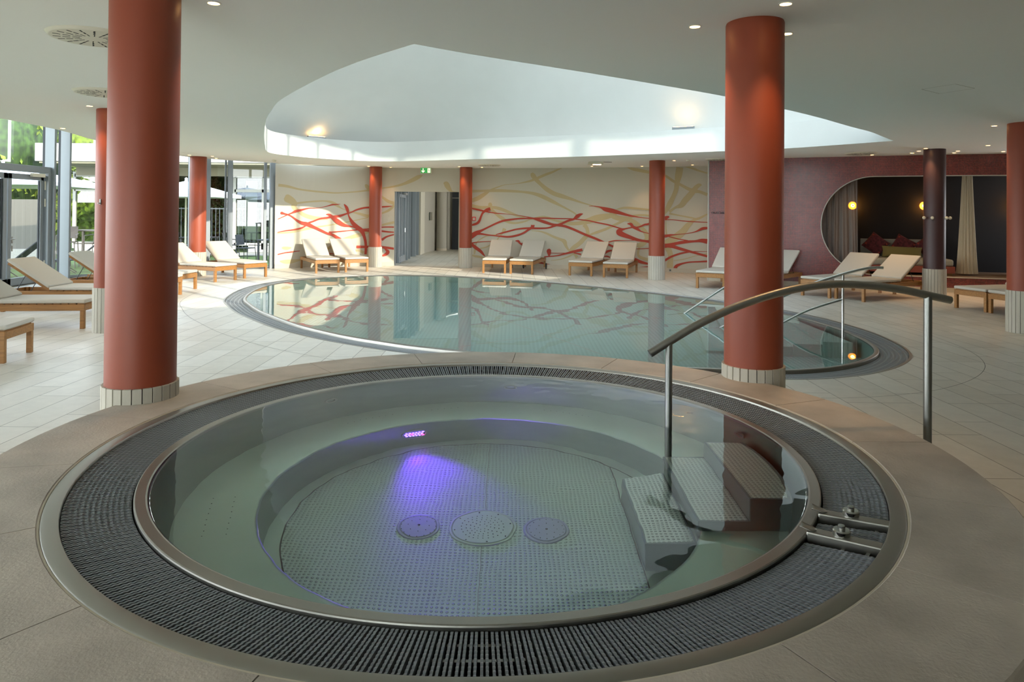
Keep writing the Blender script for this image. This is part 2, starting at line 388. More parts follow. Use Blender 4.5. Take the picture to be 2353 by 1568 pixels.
def header(x, y):
    best = None
    for a, b in zip(HT, HT[1:]):
        dx, dy = b[0]-a[0], b[1]-a[1]; t = max(0, min(1, ((x-a[0])*dx+(y-a[1])*dy)/(dx*dx+dy*dy)))
        d = math.hypot(a[0]+dx*t-x, a[1]+dy*t-y)
        if best is None or d < best[0]: best = (d, a[2]+(b[2]-a[2])*t)
    return best[1]
FR = resample(FRONT[::-1], .12, False)
rows = []; NU = 90
def at_u(P, u):
    f = u*(len(P)-1); i = min(int(f), len(P)-2); t = f-i
    return tuple(P[i][q]+(P[i+1][q]-P[i][q])*t for q in range(2))
for iu in range(NU+1):
    u = iu/NU; bx, by = at_u(led, u); fx, fy = at_u(FR, u); hz = header(fx, fy); row = []
    for iv in range(25):
        v = iv/24; e = sin(v*pi/2)**.85
        row.append((bx+(fx-bx)*v, by+(fy-by)*v, LZ-.02+(hz-LZ+.02)*e))
    rows.append(row)
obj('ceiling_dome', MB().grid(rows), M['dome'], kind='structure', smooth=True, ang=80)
# clerestory glazing on the camera side of the shell
cg = empty('clerestory_window', (3.3,8.9,CE+.28), kind='structure')
gm = MB().grid([[(x,y,CE+.2),(x,y,header(x,y)+.02)] for x,y in FR])
W('window_glass', gm, M['glass'], cg)
mm = MB()
mul = [(2.46,8.15),(3.19,8.8),(3.87,9.44),(4.57,10.14),(5.23,10.84),(5.79,11.41),(6.41,12.17),(1.7,7.55),(.95,7.0),(.15,6.45)]
for k, (x,y) in enumerate(mul):
    h = header(x,y); W('mullion', MB().box((x+.0,y,(CE+h)/2+.1),(.075,.12,h-CE-.1), rz=R_(-45)), M['frame'], cg)
W('sill', MB().grid([[(x,y,CE-.001),(x,y,CE+.26)] for x,y in FR]), M['dome'], cg)

# ================================================================== back wall with the mural
DS0, DS1, DZ = 3.587, 5.593, 2.305
wm = MB(); SN = []
s = 0.0
while s < WALLS[-1]: SN.append(s); s += .15
SN += [DS0, DS1, WALLS[-1]]; SN = sorted(set(SN))
for a, b in zip(SN, SN[1:]):
    if b-a < 1e-6: continue
    for z0, z1 in ([(DZ,CE)] if a >= DS0-1e-6 and b <= DS1+1e-6 else [(0,CE)]):
        pa, pb = on(WALLP, WALLS, a), on(WALLP, WALLS, b); qa, qb = on(WALLP, WALLS, a, -.2), on(WALLP, WALLS, b, -.2)
        wm.add([(*pa,z0),(*pb,z0),(*pb,z1),(*pa,z1),(*qa,z0),(*qb,z0),(*qb,z1),(*qa,z1)], [(0,1,2,3),(7,6,5,4),(0,4,5,1)])
for s_ in (DS0, DS1):
    pa, qa = on(WALLP, WALLS, s_), on(WALLP, WALLS, s_, -.2)
    wm.add([(*pa,0),(*qa,0),(*qa,DZ),(*pa,DZ)], [(0,1,2,3)])
obj('wall_back', wm, M['wall'], kind='structure')
def skirt(name, P, Sx, a, b, z0=0, h=.12, t=.012):
    k = MB(); n = max(2, int((b-a)/.1)); 
    k.grid([[(*on(P,Sx,a+(b-a)*i/n,0),z0),(*on(P,Sx,a+(b-a)*i/n,t),z0),(*on(P,Sx,a+(b-a)*i/n,t),z0+h),(*on(P,Sx,a+(b-a)*i/n,0),z0+h)] for i in range(n+1)])
    return obj(name, k, M['sock'], kind='structure')
skirt('baseboard_back', WALLP, WALLS, 0, DS0); skirt('baseboard_door', WALLP, WALLS, DS1, WALLS[-1]-.05)
# mural strokes: flat arc length (cm), height (cm), width (mm) triples, painted on the curved wall
RED=[[16,161,42,20,161,76,28,159,46,40,156,38,52,150,42,66,140,60,81,132,96,98,128,118,120,118,82,137,110,78,158,100,65,171,97,79,186,88,92,203,77,101],[8,143,13,24,150,21,37,156,30,50,161,42,61,166,77,78,170,64,102,176,30,119,176,17,136,178,17,157,183,26,170,187,44,183,188,31,195,189,7],[8,105,13,29,109,25,55,112,38,77,116,51,90,122,47,100,131,56,115,137,47,136,145,48,157,148,57,172,151,65,192,153,74,213,160,48,228,165,35,243,172,49,263,178,53,280,180,53,298,181,49,331,183,45,344,184,31,353,185,7],[153,158,17,162,157,65,172,149,109,188,136,144,203,127,110,218,123,62,235,120,44,253,113,88],[206,189,26,213,180,84,217,169,84,219,158,40,223,148,57,233,132,110,246,119,133,259,109,133,266,95,93,271,77,80,273,57,75,272,36,75],[162,104,48,179,105,35,201,107,31,222,109,22,244,111,40,261,112,49,281,114,36,310,118,31,331,120,36,358,120,40],[253,110,66,281,108,49,305,108,49,323,107,54,340,105,49,359,104,31],[245,59,84,266,59,75,299,59,58,321,58,76,359,53,67],[323,61,22,332,52,45,340,44,103,336,37,98,324,31,49],[321,80,80,336,90,54,359,97,40],[9,41,25,30,45,25,51,47,30,76,49,17],[149,43,17,165,40,26,184,38,13],[595,181,45,620,176,53,638,172,49,661,168,35,683,165,27,717,163,13,739,161,13,762,157,22,784,153,35,806,147,74,828,140,87,851,133,74,870,131,74,890,128,74,916,119,69,949,105,69,984,92,69,1014,79,60,1046,66,51],[593,88,134,603,96,156,616,104,133,634,113,67,656,124,53,679,135,58,701,143,62,726,147,53,753,150,44,791,151,44,828,152,39,872,151,35,905,151,30,929,149,30,960,146,34,983,141,39,1020,134,38,1052,125,38,1067,122,30],[659,179,98,647,175,89,636,167,67,630,155,62,625,142,76,616,133,76,595,127,45],[604,100,89,627,102,62,650,99,44,672,97,35,695,95,49,717,94,57,740,98,62,762,106,57,780,118,66,790,125,96,791,131,123],[677,100,22,695,105,44,717,111,49,740,117,48,762,120,53,784,121,57,817,121,52,840,123,48,857,129,65,877,135,65,899,145,65,916,150,65,926,158,108,936,164,73,944,166,13],[596,70,45,603,73,40,618,76,27,639,78,22,661,79,18,680,79,13],[596,73,67,604,67,89,616,58,102,630,48,89,639,38,53,644,33,13],[738,82,22,747,81,70,753,74,48,769,63,31],[753,75,26,773,74,22],[839,59,65,841,54,140,842,46,109,842,38,44],[827,35,31,847,37,31,869,40,35,895,47,52,917,53,74,943,59,78],[847,47,17,873,47,17,895,48,17],[917,49,30,939,45,47],[804,18,44,821,16,52,838,13,31,862,9,7],[962,189,13,978,189,22,996,186,44,1011,180,124,1034,175,128,1056,169,93,1078,163,62,1100,159,35,1121,156,22,1160,153,22,1184,151,22,1207,151,22,1249,147,26,1303,145,21],[1196,160,35,1190,158,86,1181,154,108,1164,148,65,1137,138,61,1126,136,52,1109,129,39,1087,127,31,1069,123,44,1056,119,110,1052,113,176,1063,106,145,1083,99,110,1104,92,88,1122,89,65,1137,87,74,1161,82,87,1184,76,121,1207,81,86,1228,86,86,1249,89,77,1270,91,64,1287,93,106,1303,91,140],[1076,138,22,1086,137,83,1093,129,79,1104,124,88,1117,116,35,1137,111,22,1160,107,52,1184,104,87,1199,107,52,1218,109,22,1249,113,17,1270,118,30,1289,127,76,1303,129,64],[999,79,18,1019,83,27,1041,88,31,1069,89,18,1100,90,18,1137,90,26],[1190,104,26,1224,96,26,1249,92,34],[1184,75,65,1207,74,86,1229,68,86,1260,60,64,1283,54,64,1303,49,64],[1178,30,65,1185,34,65,1203,45,56,1229,55,52,1254,60,34,1277,62,17,1303,62,13],[1213,9,108,1218,19,86,1233,26,51,1254,31,38,1279,33,43,1303,35,51],[1007,49,67,1019,56,66,1031,59,44],[1006,40,22,1017,41,44,1026,38,27],[1098,35,88,1114,28,87,1135,23,57,1157,20,43],[1083,9,13,1109,11,26,1135,14,26,1157,17,17],[1100,65,18,1122,66,22,1143,68,26],[974,11,89,988,15,125]]
BEI=[[9,242,84,38,239,76,71,232,55,114,227,52,157,224,48,178,223,44,200,224,39,243,228,44,280,233,58,304,237,53,321,240,40,352,245,54,383,253,81,411,265,121,432,276,125,445,281,31],[29,208,126,35,205,232,49,198,212,59,189,170,57,179,149,70,168,107,89,155,120,115,147,121,140,145,87,158,143,26],[59,189,64,93,194,52,125,197,52,148,198,48,168,195,74,183,187,96,200,176,31,226,167,31,254,160,75,278,154,89,305,158,76,322,163,54,340,171,76,353,182,76,358,191,67],[8,103,46,51,105,55,83,112,77,115,118,65,149,123,43,179,128,35,203,132,40,244,141,27,279,149,27],[270,251,44,274,245,111,286,232,111,304,222,67,322,212,67,339,200,98,358,194,90],[148,49,43,169,60,96,180,69,87,203,82,57,233,90,110,257,97,124,288,110,89,323,126,67,359,135,81],[22,60,21,27,59,76,38,58,93,51,59,30],[16,21,21,30,19,105,52,19,119,80,23,43],[204,29,22,245,48,66,267,41,89],[511,258,40,519,255,162,526,244,148,533,235,94,539,231,27],[594,202,111,619,211,133,640,224,111,660,237,58,682,246,35,705,253,18,738,256,18,761,260,40,783,265,66,801,272,79,827,283,79,849,291,65,867,299,48,882,304,7],[594,233,89,637,234,75,676,235,93,716,234,84,761,231,70,794,226,96,823,216,122,850,203,109,872,192,74,894,181,56,916,169,48,929,158,43],[786,289,66,790,282,145,799,270,131,814,255,109,832,240,131,854,227,131,878,219,130,905,211,87,938,200,52,970,191,26,983,186,21,1014,176,26,1041,159,43],[595,189,111,626,183,98,654,184,75,678,182,97,699,176,97,721,167,88,744,158,66,766,153,31],[658,198,66,658,192,124,660,182,97,666,174,80,679,162,89,695,151,110,713,140,88,735,136,66,762,140,53,784,148,39,817,155,74,839,152,87,861,145,65,894,138,108,927,137,108,960,145,172,983,153,193,1014,159,171,1044,165,64],[947,134,129,956,122,108,958,104,108,949,94,129,934,78,130,917,65,130,902,53,65],[787,113,18,811,112,39,833,106,61,855,96,74,877,88,87,888,82,130,893,69,87,902,55,52],[704,119,110,702,114,110,697,105,66,688,94,44,677,80,44,661,69,35,646,61,35,628,57,36],[681,100,35,650,96,35,630,86,36,616,73,36,612,53,67,610,39,44],[847,24,13,878,29,30,900,37,43,917,45,56,927,35,108],[596,38,22,612,33,67,635,29,67,669,14,89],[960,102,43,984,111,73,1006,119,77,1029,129,72,1054,142,76,1077,154,80,1099,162,63,1124,164,50,1151,161,42],[1073,304,18,1088,299,75,1107,295,96,1136,289,87,1159,284,74,1184,278,65,1206,263,78,1225,253,77,1249,240,94,1265,234,107,1282,231,85,1302,223,93],[1225,302,193,1222,281,202,1218,260,151,1215,238,129,1207,217,129,1198,198,151,1190,182,130,1177,165,87],[1286,251,42,1279,250,106,1271,244,128,1265,236,149,1253,221,171,1240,206,171,1230,193,150,1213,186,65,1196,174,86],[1240,304,30,1259,299,64,1279,291,51,1302,284,42],[1196,169,56,1228,163,43,1255,158,47,1278,154,17],[1302,168,42,1282,157,64,1266,151,85,1249,136,150,1235,118,193,1218,103,215,1201,92,194,1178,81,130],[1040,178,18,1056,183,53,1073,185,66,1099,183,61,1136,180,48,1164,177,26],[1023,168,66,1034,159,133,1056,153,154,1078,151,132,1100,140,131,1117,127,109,1128,114,131,1133,95,131,1118,79,153,1100,75,88,1083,76,18],[1187,150,17,1187,126,26,1189,109,43],[1186,79,195,1193,68,173,1199,55,151,1201,40,151,1199,23,173,1199,9,173],[1113,75,66,1109,62,66,1108,48,66,1116,40,87,1135,35,87,1157,32,43],[1210,34,17,1239,39,26,1270,49,21,1303,56,30]]
mu = empty('wall_mural', (*on(WALLP,WALLS,8,.002),1.5), label='mural of red and sand coloured ribbons painted across the curved white wall', cat='mural')
def strokes(L, off, name, m):
    mb = MB()
    for k, st in enumerate(L):
        P = [(st[i]/100, st[i+1]/100, st[i+2]/1000) for i in range(0, len(st), 3)]
        P = catmull(P, 6); rows = []; o_ = off+.00025*k
        for i in range(len(P)):
            a, b = P[max(i-1,0)], P[min(i+1,len(P)-1)]; tx, tz = b[0]-a[0], b[1]-a[1]; l = math.hypot(tx,tz) or 1
            nx, nz = -tz/l, tx/l; row = []
            for q in (-.5,0,.5):
                s_ = P[i][0]+nx*P[i][2]*q; z_ = min(max(P[i][1]+nz*P[i][2]*q, .125), CE-.005)
                s_ = min(max(s_, .01), WALLS[-1]-.01)
                if DS0 < s_ < DS1 and z_ < DZ: s_ = DS0-.002 if s_ < (DS0+DS1)/2 else DS1+.002
                row.append((*on(WALLP,WALLS,s_,o_), z_))
            rows.append(row)
        mb.grid(rows)
    return W(name, mb, m, mu)
strokes(BEI, .002, 'sand_ribbons', M['muralb']); strokes(RED, .018, 'red_ribbons', M['muralr'])
# ================================================================== tiled wall with the long rounded niche
SNI = None
for i, (x,y) in enumerate(TILEP):
    if SNI is None and x >= 7.22: SNI = TILES[i]
NZ0, NZ1 = .33, 2.57; NR = (NZ1-NZ0)/2; NC = (NZ0+NZ1)/2; S0 = SNI+NR
def zhole(s):
    if s <= SNI: return None
    if s < S0: d = math.sqrt(max(0, NR*NR-(S0-s)**2)); return NC-d, NC+d
    return NZ0, NZ1
tm = MB(); tm.uv = []
SS = sorted(set([i*.06 for i in range(int(TILES[-1]/.06))]+[SNI+NR*(1-cos(pi/2*k/24)) for k in range(25)]))
def tq(a, b, za, zb, wa, wb):
    pa, pb = on(TILEP,TILES,a), on(TILEP,TILES,b)
    tm.add([(*pa,za),(*pb,zb),(*pb,wb),(*pa,wa)], [(0,1,2,3)]); tm.uv += [(a,za),(b,zb),(b,wb),(a,wa)]
for a, b in zip(SS, SS[1:]):
    if b-a < 1e-6: continue
    ha, hb = zhole(a+1e-7), zhole(b)
    if ha is None and hb is None: tq(a, b, 0, 0, CE, CE)
    else:
        ha = ha or (NC,NC); tq(a, b, 0, 0, ha[0], hb[0]); tq(a, b, ha[1], hb[1], CE, CE)
tm.add([(4.98,17.85,0),(5.9,19.9,0),(5.9,19.9,CE),(4.98,17.85,CE)], [(0,1,2,3)]); tm.uv += [(0,0),(-.9,0),(-.9,CE),(0,CE)]
obj('wall_right', tm, M['mosaic'], kind='structure')
obj('trim_5', MB().box((4.975,17.85,CE/2),(.03,.03,CE), rz=R_(30)), M['white'], kind='structure')
skirt('baseboard_right', TILEP, TILES, 0, TILES[-1]-.1, h=.1)
# niche edge strip and its inside
ed = [(S0+6.0,NZ1)]+[(S0-NR*sin(pi*k/40), NC+NR*cos(pi*k/40)) for k in range(41)]+[(S0+6.0,NZ0)]
edp = []
for (a,za),(b,zb) in zip(ed, ed[1:]):
    n = max(1, int(abs(b-a)/.15))
    for k in range(n): edp.append((a+(b-a)*k/n, za+(zb-za)*k/n))
obj('trim_6', MB().tube([(*on(TILEP,TILES,a,.004),z) for a,z in edp], .011, 8), M['white'], kind='structure')
dn = 2.0
ins = [(*on(TILEP,TILES,S0-1.35-.0,-.12),), (*on(TILEP,TILES,TILES[-1]-.02,-.12),)]
sa = [S0-1.4+i*.2 for i in range(int((TILES[-1]-S0+1.3)/.2))]
frontl = [on(TILEP,TILES,s_,-.02) for s_ in sa]; backl = [on(TILEP,TILES,s_,-dn) for s_ in sa]
obj('floor_niche', MB().grid([[(*f,NZ0),(*b,NZ0)] for f,b in zip(frontl,backl)]), M['nichefloor'], kind='structure')
nw = MB().grid([[(*b,NZ0),(*b,NZ1+.1)] for b in backl]).grid([[(*f,NZ1+.08),(*b,NZ1+.08)] for f,b in zip(frontl,backl)])
nw.add([(*frontl[0],NZ0),(*backl[0],NZ0),(*backl[0],NZ1+.1),(*frontl[0],NZ1+.1)], [(0,1,2,3)])
obj('wall_niche', nw, M['nichewall'], kind='structure')
# remaining enclosure
obj('wall_rear', MB().box((1.6,-5.1,.15),(25,.2,.3)).box((1.6,-5.1,2.98),(25,.2,.4)).box((6.5,-5.1,1.6),(15,.2,3.3)), M['corr'], kind='structure')
rw = empty('window_2', (-3,-5.1,0), kind='structure')  # unseen rear window, added to bring in more fill light
W('window_glass', MB().box((-5.9,-5.1,1.55),(9.8,.012,2.5)), M['glass'], rw)
for k in range(5): W('mullion', MB().box((-10.6+k*2.4,-5.1,1.55),(.07,.16,2.5)), M['frame'], rw)
obj('sun_block_canopy', MB().box((-1.5,-8.1,3.2),(21,6,.25)), M['plaster'], kind='structure')  # unseen slab, added to keep direct sun out of the rear window
obj('wall_side', MB().box((14.05,5,1.6),(.2,20,3.3)), M['corr'], kind='structure')

# ================================================================== corridor behind the doorway
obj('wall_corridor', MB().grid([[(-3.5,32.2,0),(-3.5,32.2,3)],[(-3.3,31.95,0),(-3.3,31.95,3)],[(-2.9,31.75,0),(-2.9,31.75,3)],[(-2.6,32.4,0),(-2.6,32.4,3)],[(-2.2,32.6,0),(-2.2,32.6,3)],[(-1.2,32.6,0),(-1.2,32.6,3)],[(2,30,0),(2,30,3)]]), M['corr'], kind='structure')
obj('wall_corridor_end', MB().box((-3.68,28.15,1.5),(.24,1.3,3)).box((-3.62,31.2,1.5),(.1,2.6,3)), M['wall'], kind='structure')
cw = MB()
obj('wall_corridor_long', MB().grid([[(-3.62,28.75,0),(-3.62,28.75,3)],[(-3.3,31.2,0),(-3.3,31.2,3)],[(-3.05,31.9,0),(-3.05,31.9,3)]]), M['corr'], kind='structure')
for k, (x,y,wd) in enumerate([(-3.46,29.85,.36),(-2.72,32.2,.3)]):
    obj('window_%d' % (k+4), MB().box((x+.03,y-.03,1.5),(.04,wd,.34), rz=R_(-8 if k == 0 else 60)), M['leafd'] if 0 else M['glass2'], kind='structure')
c_ = empty('corridor_column', (-3.07,30.85,0), label='pale plastered round column at the far end of the corridor', cat='column', kind='thing')
obj('shaft', MB().cyl((0,0,0), .225, .1, 3.0, 32), M['corr'], c_, smooth=True); obj('plinth', MB().cyl((0,0,0), .235, 0, .1, 32), M['sock'], c_)
obj('door_2', MB().box((-2.25,31.9,1.15),(.9,.06,2.3)).box((-2.25,31.9,2.6),(.9,.05,.5)), M['framed'], kind='structure')
# corridor glass wall and its glazed door on the left
gl = empty('window_3', (-3.72,24.5,0), kind='structure')
for y, wd in [(22.05,.1),(23.1,.07),(24.6,.1),(25.2,.06),(26.6,.1),(27.5,.1)]:
    W('mullion', MB().box((-3.72,y,1.5),(.2,wd,3)), M['frame'], gl)
W('window_glass', MB().box((-3.74,24.8,1.5),(.012,5.6,3)), M['glass'], gl)
dd = empty('door_3', (-3.66,23.3,0), kind='structure')
W('door_frame', MB().box((-3.66,22.75,1.15),(.07,.09,2.2)).box((-3.66,24.1,1.15),(.07,.09,2.2)).box((-3.66,23.42,2.2),(.07,1.4,.1)).box((-3.66,23.42,.12),(.07,1.4,.2)).box((-3.66,23.45,1.15),(.07,.07,2.1)), M['frame'], dd, bevel=.006)
W('door_handle', MB().tube([(-3.6,23.52,1.0),(-3.56,23.52,1.0),(-3.56,23.52,1.14),(-3.6,23.52,1.14)], .012), M['chrome'], dd)
W('door_closer', MB().box((-3.6,23.9,2.28),(.06,.5,.07)), M['steel'], dd)

# ================================================================== glass facade on the left
GF = [(-10.74,-5),(-10.74,16.9),(-8.9,19.66),(-8.0,19.95),(-6.95,20.7)]
wf = empty('window_1', (-10.74,9,0), kind='structure')
def pane(a, b, z0, z1, nm='window_glass', m=None, p=None):
    return W(nm, MB().add([(*a,z0),(*b,z0),(*b,z1),(*a,z1)], [(0,1,2,3)]), m or M['glass'], p or wf)
def post(x, y, dx, dy, z1=4.45, rz=0, p=None):
    mb = MB().box((x,y,z1/2),(dx,dy,z1), rz=rz); g = MB().box((x-.6*dx*cos(rz),y-.6*dx*sin(rz),z1/2),(dx*.35,dy*.8,z1), rz=rz)
    o = W('mullion', mb, M['frame'], p or wf, bevel=.004); W('gasket', g, M['framed'], p or wf); return o
pane((-10.74,-5),(-10.74,13.7),0,4.4); pane((-10.74,13.7),(-10.74,16.2),2.62,4.4); pane((-10.74,16.2),(-10.74,16.8),0,4.4)
pane((-10.74,16.85),(-8.9,19.66),0,4.4); pane((-8.9,19.66),(-8.5,19.78),0,4.4); pane((-8.45,19.8),(-7.95,19.97),0,4.4); pane((-7.95,19.97),(-6.98,20.7),0,4.4)
for y in [-4.9,-3.2,-1.5,.2,1.9,3.6,5.3,7,8.7,10.4,12.1,13.6]: post(-10.62, y, .2, .07)
post(-10.6,16.18,.22,.07); post(-10.6,16.74,.22,.07)
post(-8.92,19.6,.12,.1,rz=R_(-30)); post(-8.5,19.72,.08,.12,rz=R_(-60)); post(-7.94,19.85,.16,.12,rz=R_(-60)); post(-8.1,19.93,.05,.05,rz=R_(-60)); post(-6.98,20.55,.16,.16,rz=R_(-60)); post(-7.18,20.5,.05,.08,rz=R_(-60))
W('sill', MB().tube([(-10.7,-5,.03),(-10.7,16.9,.03),(-8.9,19.6,.03),(-8,19.88,.03),(-6.95,20.6,.03)], .05, 4), M['frame'], wf)
# double door in the facade
d1 = empty('door_1', (-10.72,14.9,0), kind='structure')
W('door_frame', MB().box((-10.66,14.9,2.55),(.2,2.6,.14)).box((-10.66,16.1,1.25),(.22,.12,2.5)).box((-10.66,13.68,1.25),(.22,.12,2.5)), M['frame'], d1, bevel=.005)
for a, b in ((13.76,14.86),(14.9,16.02)):
    lf = MB().box((-10.68,a+.05,1.22),(.07,.1,2.4)).box((-10.68,b-.05,1.22),(.07,.1,2.4)).box((-10.68,(a+b)/2,2.37),(.07,b-a,.12)).box((-10.68,(a+b)/2,.1),(.07,b-a,.16))
    o_ = W('door_leaf', lf, M['frame'], d1, bevel=.004)
    g_ = MB().box((-10.685,a+.11,1.25),(.03,.02,2.1)).box((-10.685,b-.11,1.25),(.03,.02,2.1)); W('gasket', g_, M['framed'], d1)
    pane((-10.69,a+.1),(-10.69,b-.1),.18,2.3,p=d1)
W('door_handle', MB().tube([(-10.64,15.02,1.02),(-10.58,15.02,1.02),(-10.57,14.86,1.02)], .011).box((-10.64,15.02,1.0),(.01,.03,.14)).box((-10.64,15.02,.82),(.01,.03,.12)), M['steeld'], d1)
W('door_closer', MB().box((-10.6,15.75,2.42),(.06,.42,.08)).box((-10.6,15.6,2.5),(.03,.5,.03)), M['offwhite'], d1)
W('hinge', MB().cyl((-10.62,16.03,0),.014,2.1,2.3).cyl((-10.62,16.03,0),.014,1.72,1.9).cyl((-10.62,16.03,0),.014,.35,.5), M['offwhite'], d1)
# ================================================================== columns
def column(x, y, r, label, paint, z0=0, group=None, rot=0, cut=None):
    c = empty('round_column', (x,y,0), label=label, cat='column', group=group, kind='thing')
    obj('shaft', MB().lathe([(r,.6),(r,CE-.012),(r-.004,CE)], 64), paint, c, smooth=True)
    b = MB(); n = 24
    for i in range(n):
        a0, a1 = rot+2*pi*i/n+.012, rot+2*pi*(i+1)/n-.012; q = []
        for a, rr_ in ((a0,r-.002),(a1,r-.002),(a1,r+.016),(a0,r+.016)): q.append((rr_*cos(a), rr_*sin(a)))
        b.prism(q, 0, .606)
    obj('tiled_base', b, M['strip'], c, bevel=.002, seg=1); obj('base_core', MB().cyl((0,0,0), r+.008, 0, .6, 48), M['joint'], c)
    return c
column(-2.279,4.356,.2,'wide terracotta column in the left foreground, rising beside the whirlpool',M['red'])
column(1.725,5.027,.2,'terracotta column behind the whirlpool steps with the steel handrail crossing it',M['red'],rot=.05)
cl = column(-5.503,9.69,.2,'terracotta column half hidden behind the big left column, with small metal hooks',M['red'])
column(-8.016,17.996,.2,'terracotta column standing by the glass wall between two loungers',M['red'])
column(-4.143,21.40,.19,'terracotta column against the mural, its lower half lit by sun',M['red'])
column(-1.395,21.31,.19,'terracotta column at the right edge of the doorway',M['red'])
column(3.705,18.024,.2,'terracotta column in front of the mural near the mosaic wall',M['red'])
column(7.432,10.246,.2,'terracotta column cut by the right edge of the view',M['red'])
cd = column(8.597,14.346,.2,'dark plum column in front of the niche with round white hooks',M['plum'])
# round white hooks on the plum column, small metal hooks on the left one
for dx, dy in ((-.25,-.08),(-.16,-.2),(.08,-.24),(.25,-.1)):
    a = math.atan2(dy,dx); k = W('hook', MB().tube([(8.597+.19*cos(a),14.346+.19*sin(a),1.64),(8.597+.25*cos(a),14.346+.25*sin(a),1.64)], .008), M['metalf'], cd)
    kb = bmesh.new(); bmesh.ops.create_uvsphere(kb, u_segments=16, v_segments=10, radius=.032, matrix=Matrix.Translation((8.597+.275*cos(a),14.346+.275*sin(a),1.64)))
    q = MB(); q.add([v.co[:] for v in kb.verts], [tuple(v.index for v in f.verts) for f in kb.faces]); kb.free()
    b_ = obj('hook_knob', q, M['offwhite'], k, smooth=True)
for a in (R_(-100), R_(-65)):
    W('hook', MB().box((-5.503+.205*cos(a),9.69+.205*sin(a),1.77),(.02,.02,.07), rz=a).box((-5.503+.225*cos(a),9.69+.225*sin(a),1.75),(.05,.014,.014), rz=a), M['steeld'], cl)

# ================================================================== whirlpool
wp = empty('whirlpool', (CX_,CY_,0), label='round raised steel whirlpool with stone coping, ring grating and violet lights', cat='whirlpool')
Z0 = .513
cop = MB(); NJ = 17
for i in range(NJ):
    a0, a1 = R_(.9)+2*pi*i/NJ+.0012, R_(.9)+2*pi*(i+1)/NJ-.0012
    cop.lathe([(1.868,Z0-.05),(1.868,Z0),(1.873,Z0+.004),(2.262,Z0+.004),(2.268,Z0-.001),(2.268,Z0-.05)], 8, close=True, a0=a0, a1=a1)
obj('stone_coping', cop, M['cope'], wp)
obj('coping_bed', MB().lathe([(1.87,Z0-.012),(2.262,Z0-.012)], 128), M['joint'], wp)
obj('platform_wall', MB().lathe([(2.2,0),(2.2,Z0-.04),(1.9,Z0-.04)], 96), M['strip'], wp)
obj('outer_ring', MB().lathe([(1.80,.42),(1.80,Z0-.004),(1.803,Z0),(1.856,Z0+.001),(1.86,Z0-.002),(1.862,Z0-.02)], 160), M['steel'], wp, smooth=True)
obj('ring_seal', MB().lathe([(1.859,Z0-.004),(1.863,Z0+.001),(1.869,Z0+.001),(1.87,Z0-.01)], 160), M['sock'], wp, smooth=True)
obj('overflow_channel', MB().lathe([(1.555,.47),(1.556,.40),(1.80,.40),(1.80,.50)], 128), M['black'], wp)
# grating: slats with raised knobs, set radially
gr = MB(); NS = 700; KN = 12
skip = []
for i in range(NS):
    a = 2*pi*i/NS; d = math.degrees(a)
    if -32.6 < (d-360 if d > 180 else d) < -28.6 or -39.8 < (d-360 if d > 180 else d) < -35.6: continue
    a += (.0005 if i % 2 else -.0005)
    ca, sa_ = cos(a), sin(a); hw = .0043; vs = []; nseg = KN*2
    for k in range(nseg+1):
        r_ = 1.562+(1.797-1.562)*k/nseg; z = .482+(.503-.482)*k/nseg+(.0022 if k % 2 else 0); w_ = hw*(1 if k % 2 else .8)
        x, y = r_*ca, r_*sa_
        vs += [(x-sa_*w_, y+ca*w_, z), (x+sa_*w_, y-ca*w_, z)]
    b0 = len(vs); vs += [(1.562*ca-sa_*hw,1.562*sa_+ca*hw,.462),(1.562*ca+sa_*hw,1.562*sa_-ca*hw,.462),(1.797*ca-sa_*hw,1.797*sa_+ca*hw,.48),(1.797*ca+sa_*hw,1.797*sa_-ca*hw,.48)]
    fs = [(2*k,2*k+1,2*k+3,2*k+2) for k in range(nseg)]
    fs += [tuple([2*k for k in range(nseg+1)])+(b0+2,b0), tuple([2*k+1 for k in range(nseg+1)][::-1])+(b0+1,b0+3), (0,b0,b0+1,1), (2*nseg,2*nseg+1,b0+3,b0+2)]
    gr.add(vs, fs)
obj('grating', gr, M['grate'], wp)
gc = MB()
for r_, z_ in ((1.60,.466),(1.68,.474),(1.76,.481)): gc.lathe([(r_-.006,z_-.012),(r_-.006,z_),(r_+.006,z_),(r_+.006,z_-.012)], 128, close=True)
obj('grating_bars', gc, M['steeld'], wp)
# rim, basin wall, bench, riser, floor
obj('rim', MB().lathe([(1.556,.40),(1.556,.489),(1.5545,.4935),(1.550,.4955),(1.513,.4955),(1.506,.4925),(1.501,.485),(1.497,.46)], 192), M['steel'], wp, smooth=True, ang=18)
obj('basin_wall', MB().lathe([(1.497,.462),(1.49,.40),(1.43,-.088),(1.43,-.095)], 160), M['wallsteel'], wp, smooth=True)
obj('bench', MB().lathe([(1.436,-.088),(1.085,-.088),(1.076,-.0895),(1.070,-.095),(1.069,-.104)], 160), M['basin'], wp, smooth=True, ang=50)
obj('riser', MB().lathe([(1.069,-.103),(1.046,-.436),(1.046,-.445)], 160), M['wallsteel'], wp, smooth=True)
obj('basin_floor', MB().lathe([(1.05,-.438),(.965,-.440)], 128), M['basin'], wp)
obj('floor_seam', MB().lathe([(.9665,-.4385),(.9735,-.4385)], 128), M['joint'], wp)
pl = [(.968*cos(t), .968*sin(t)) for t in [R_(41+ (319-41)*i/100) for i in range(101)]]
obj('studded_floor', MB().add([(x,y,-.4395) for x,y in pl], [tuple(range(len(pl)))]), M['studs'], wp)
xr = .968*cos(R_(41)); obj('floor_edge', MB().box((xr,0,-.4385),(.006,1.27,.002)), M['joint'], wp)
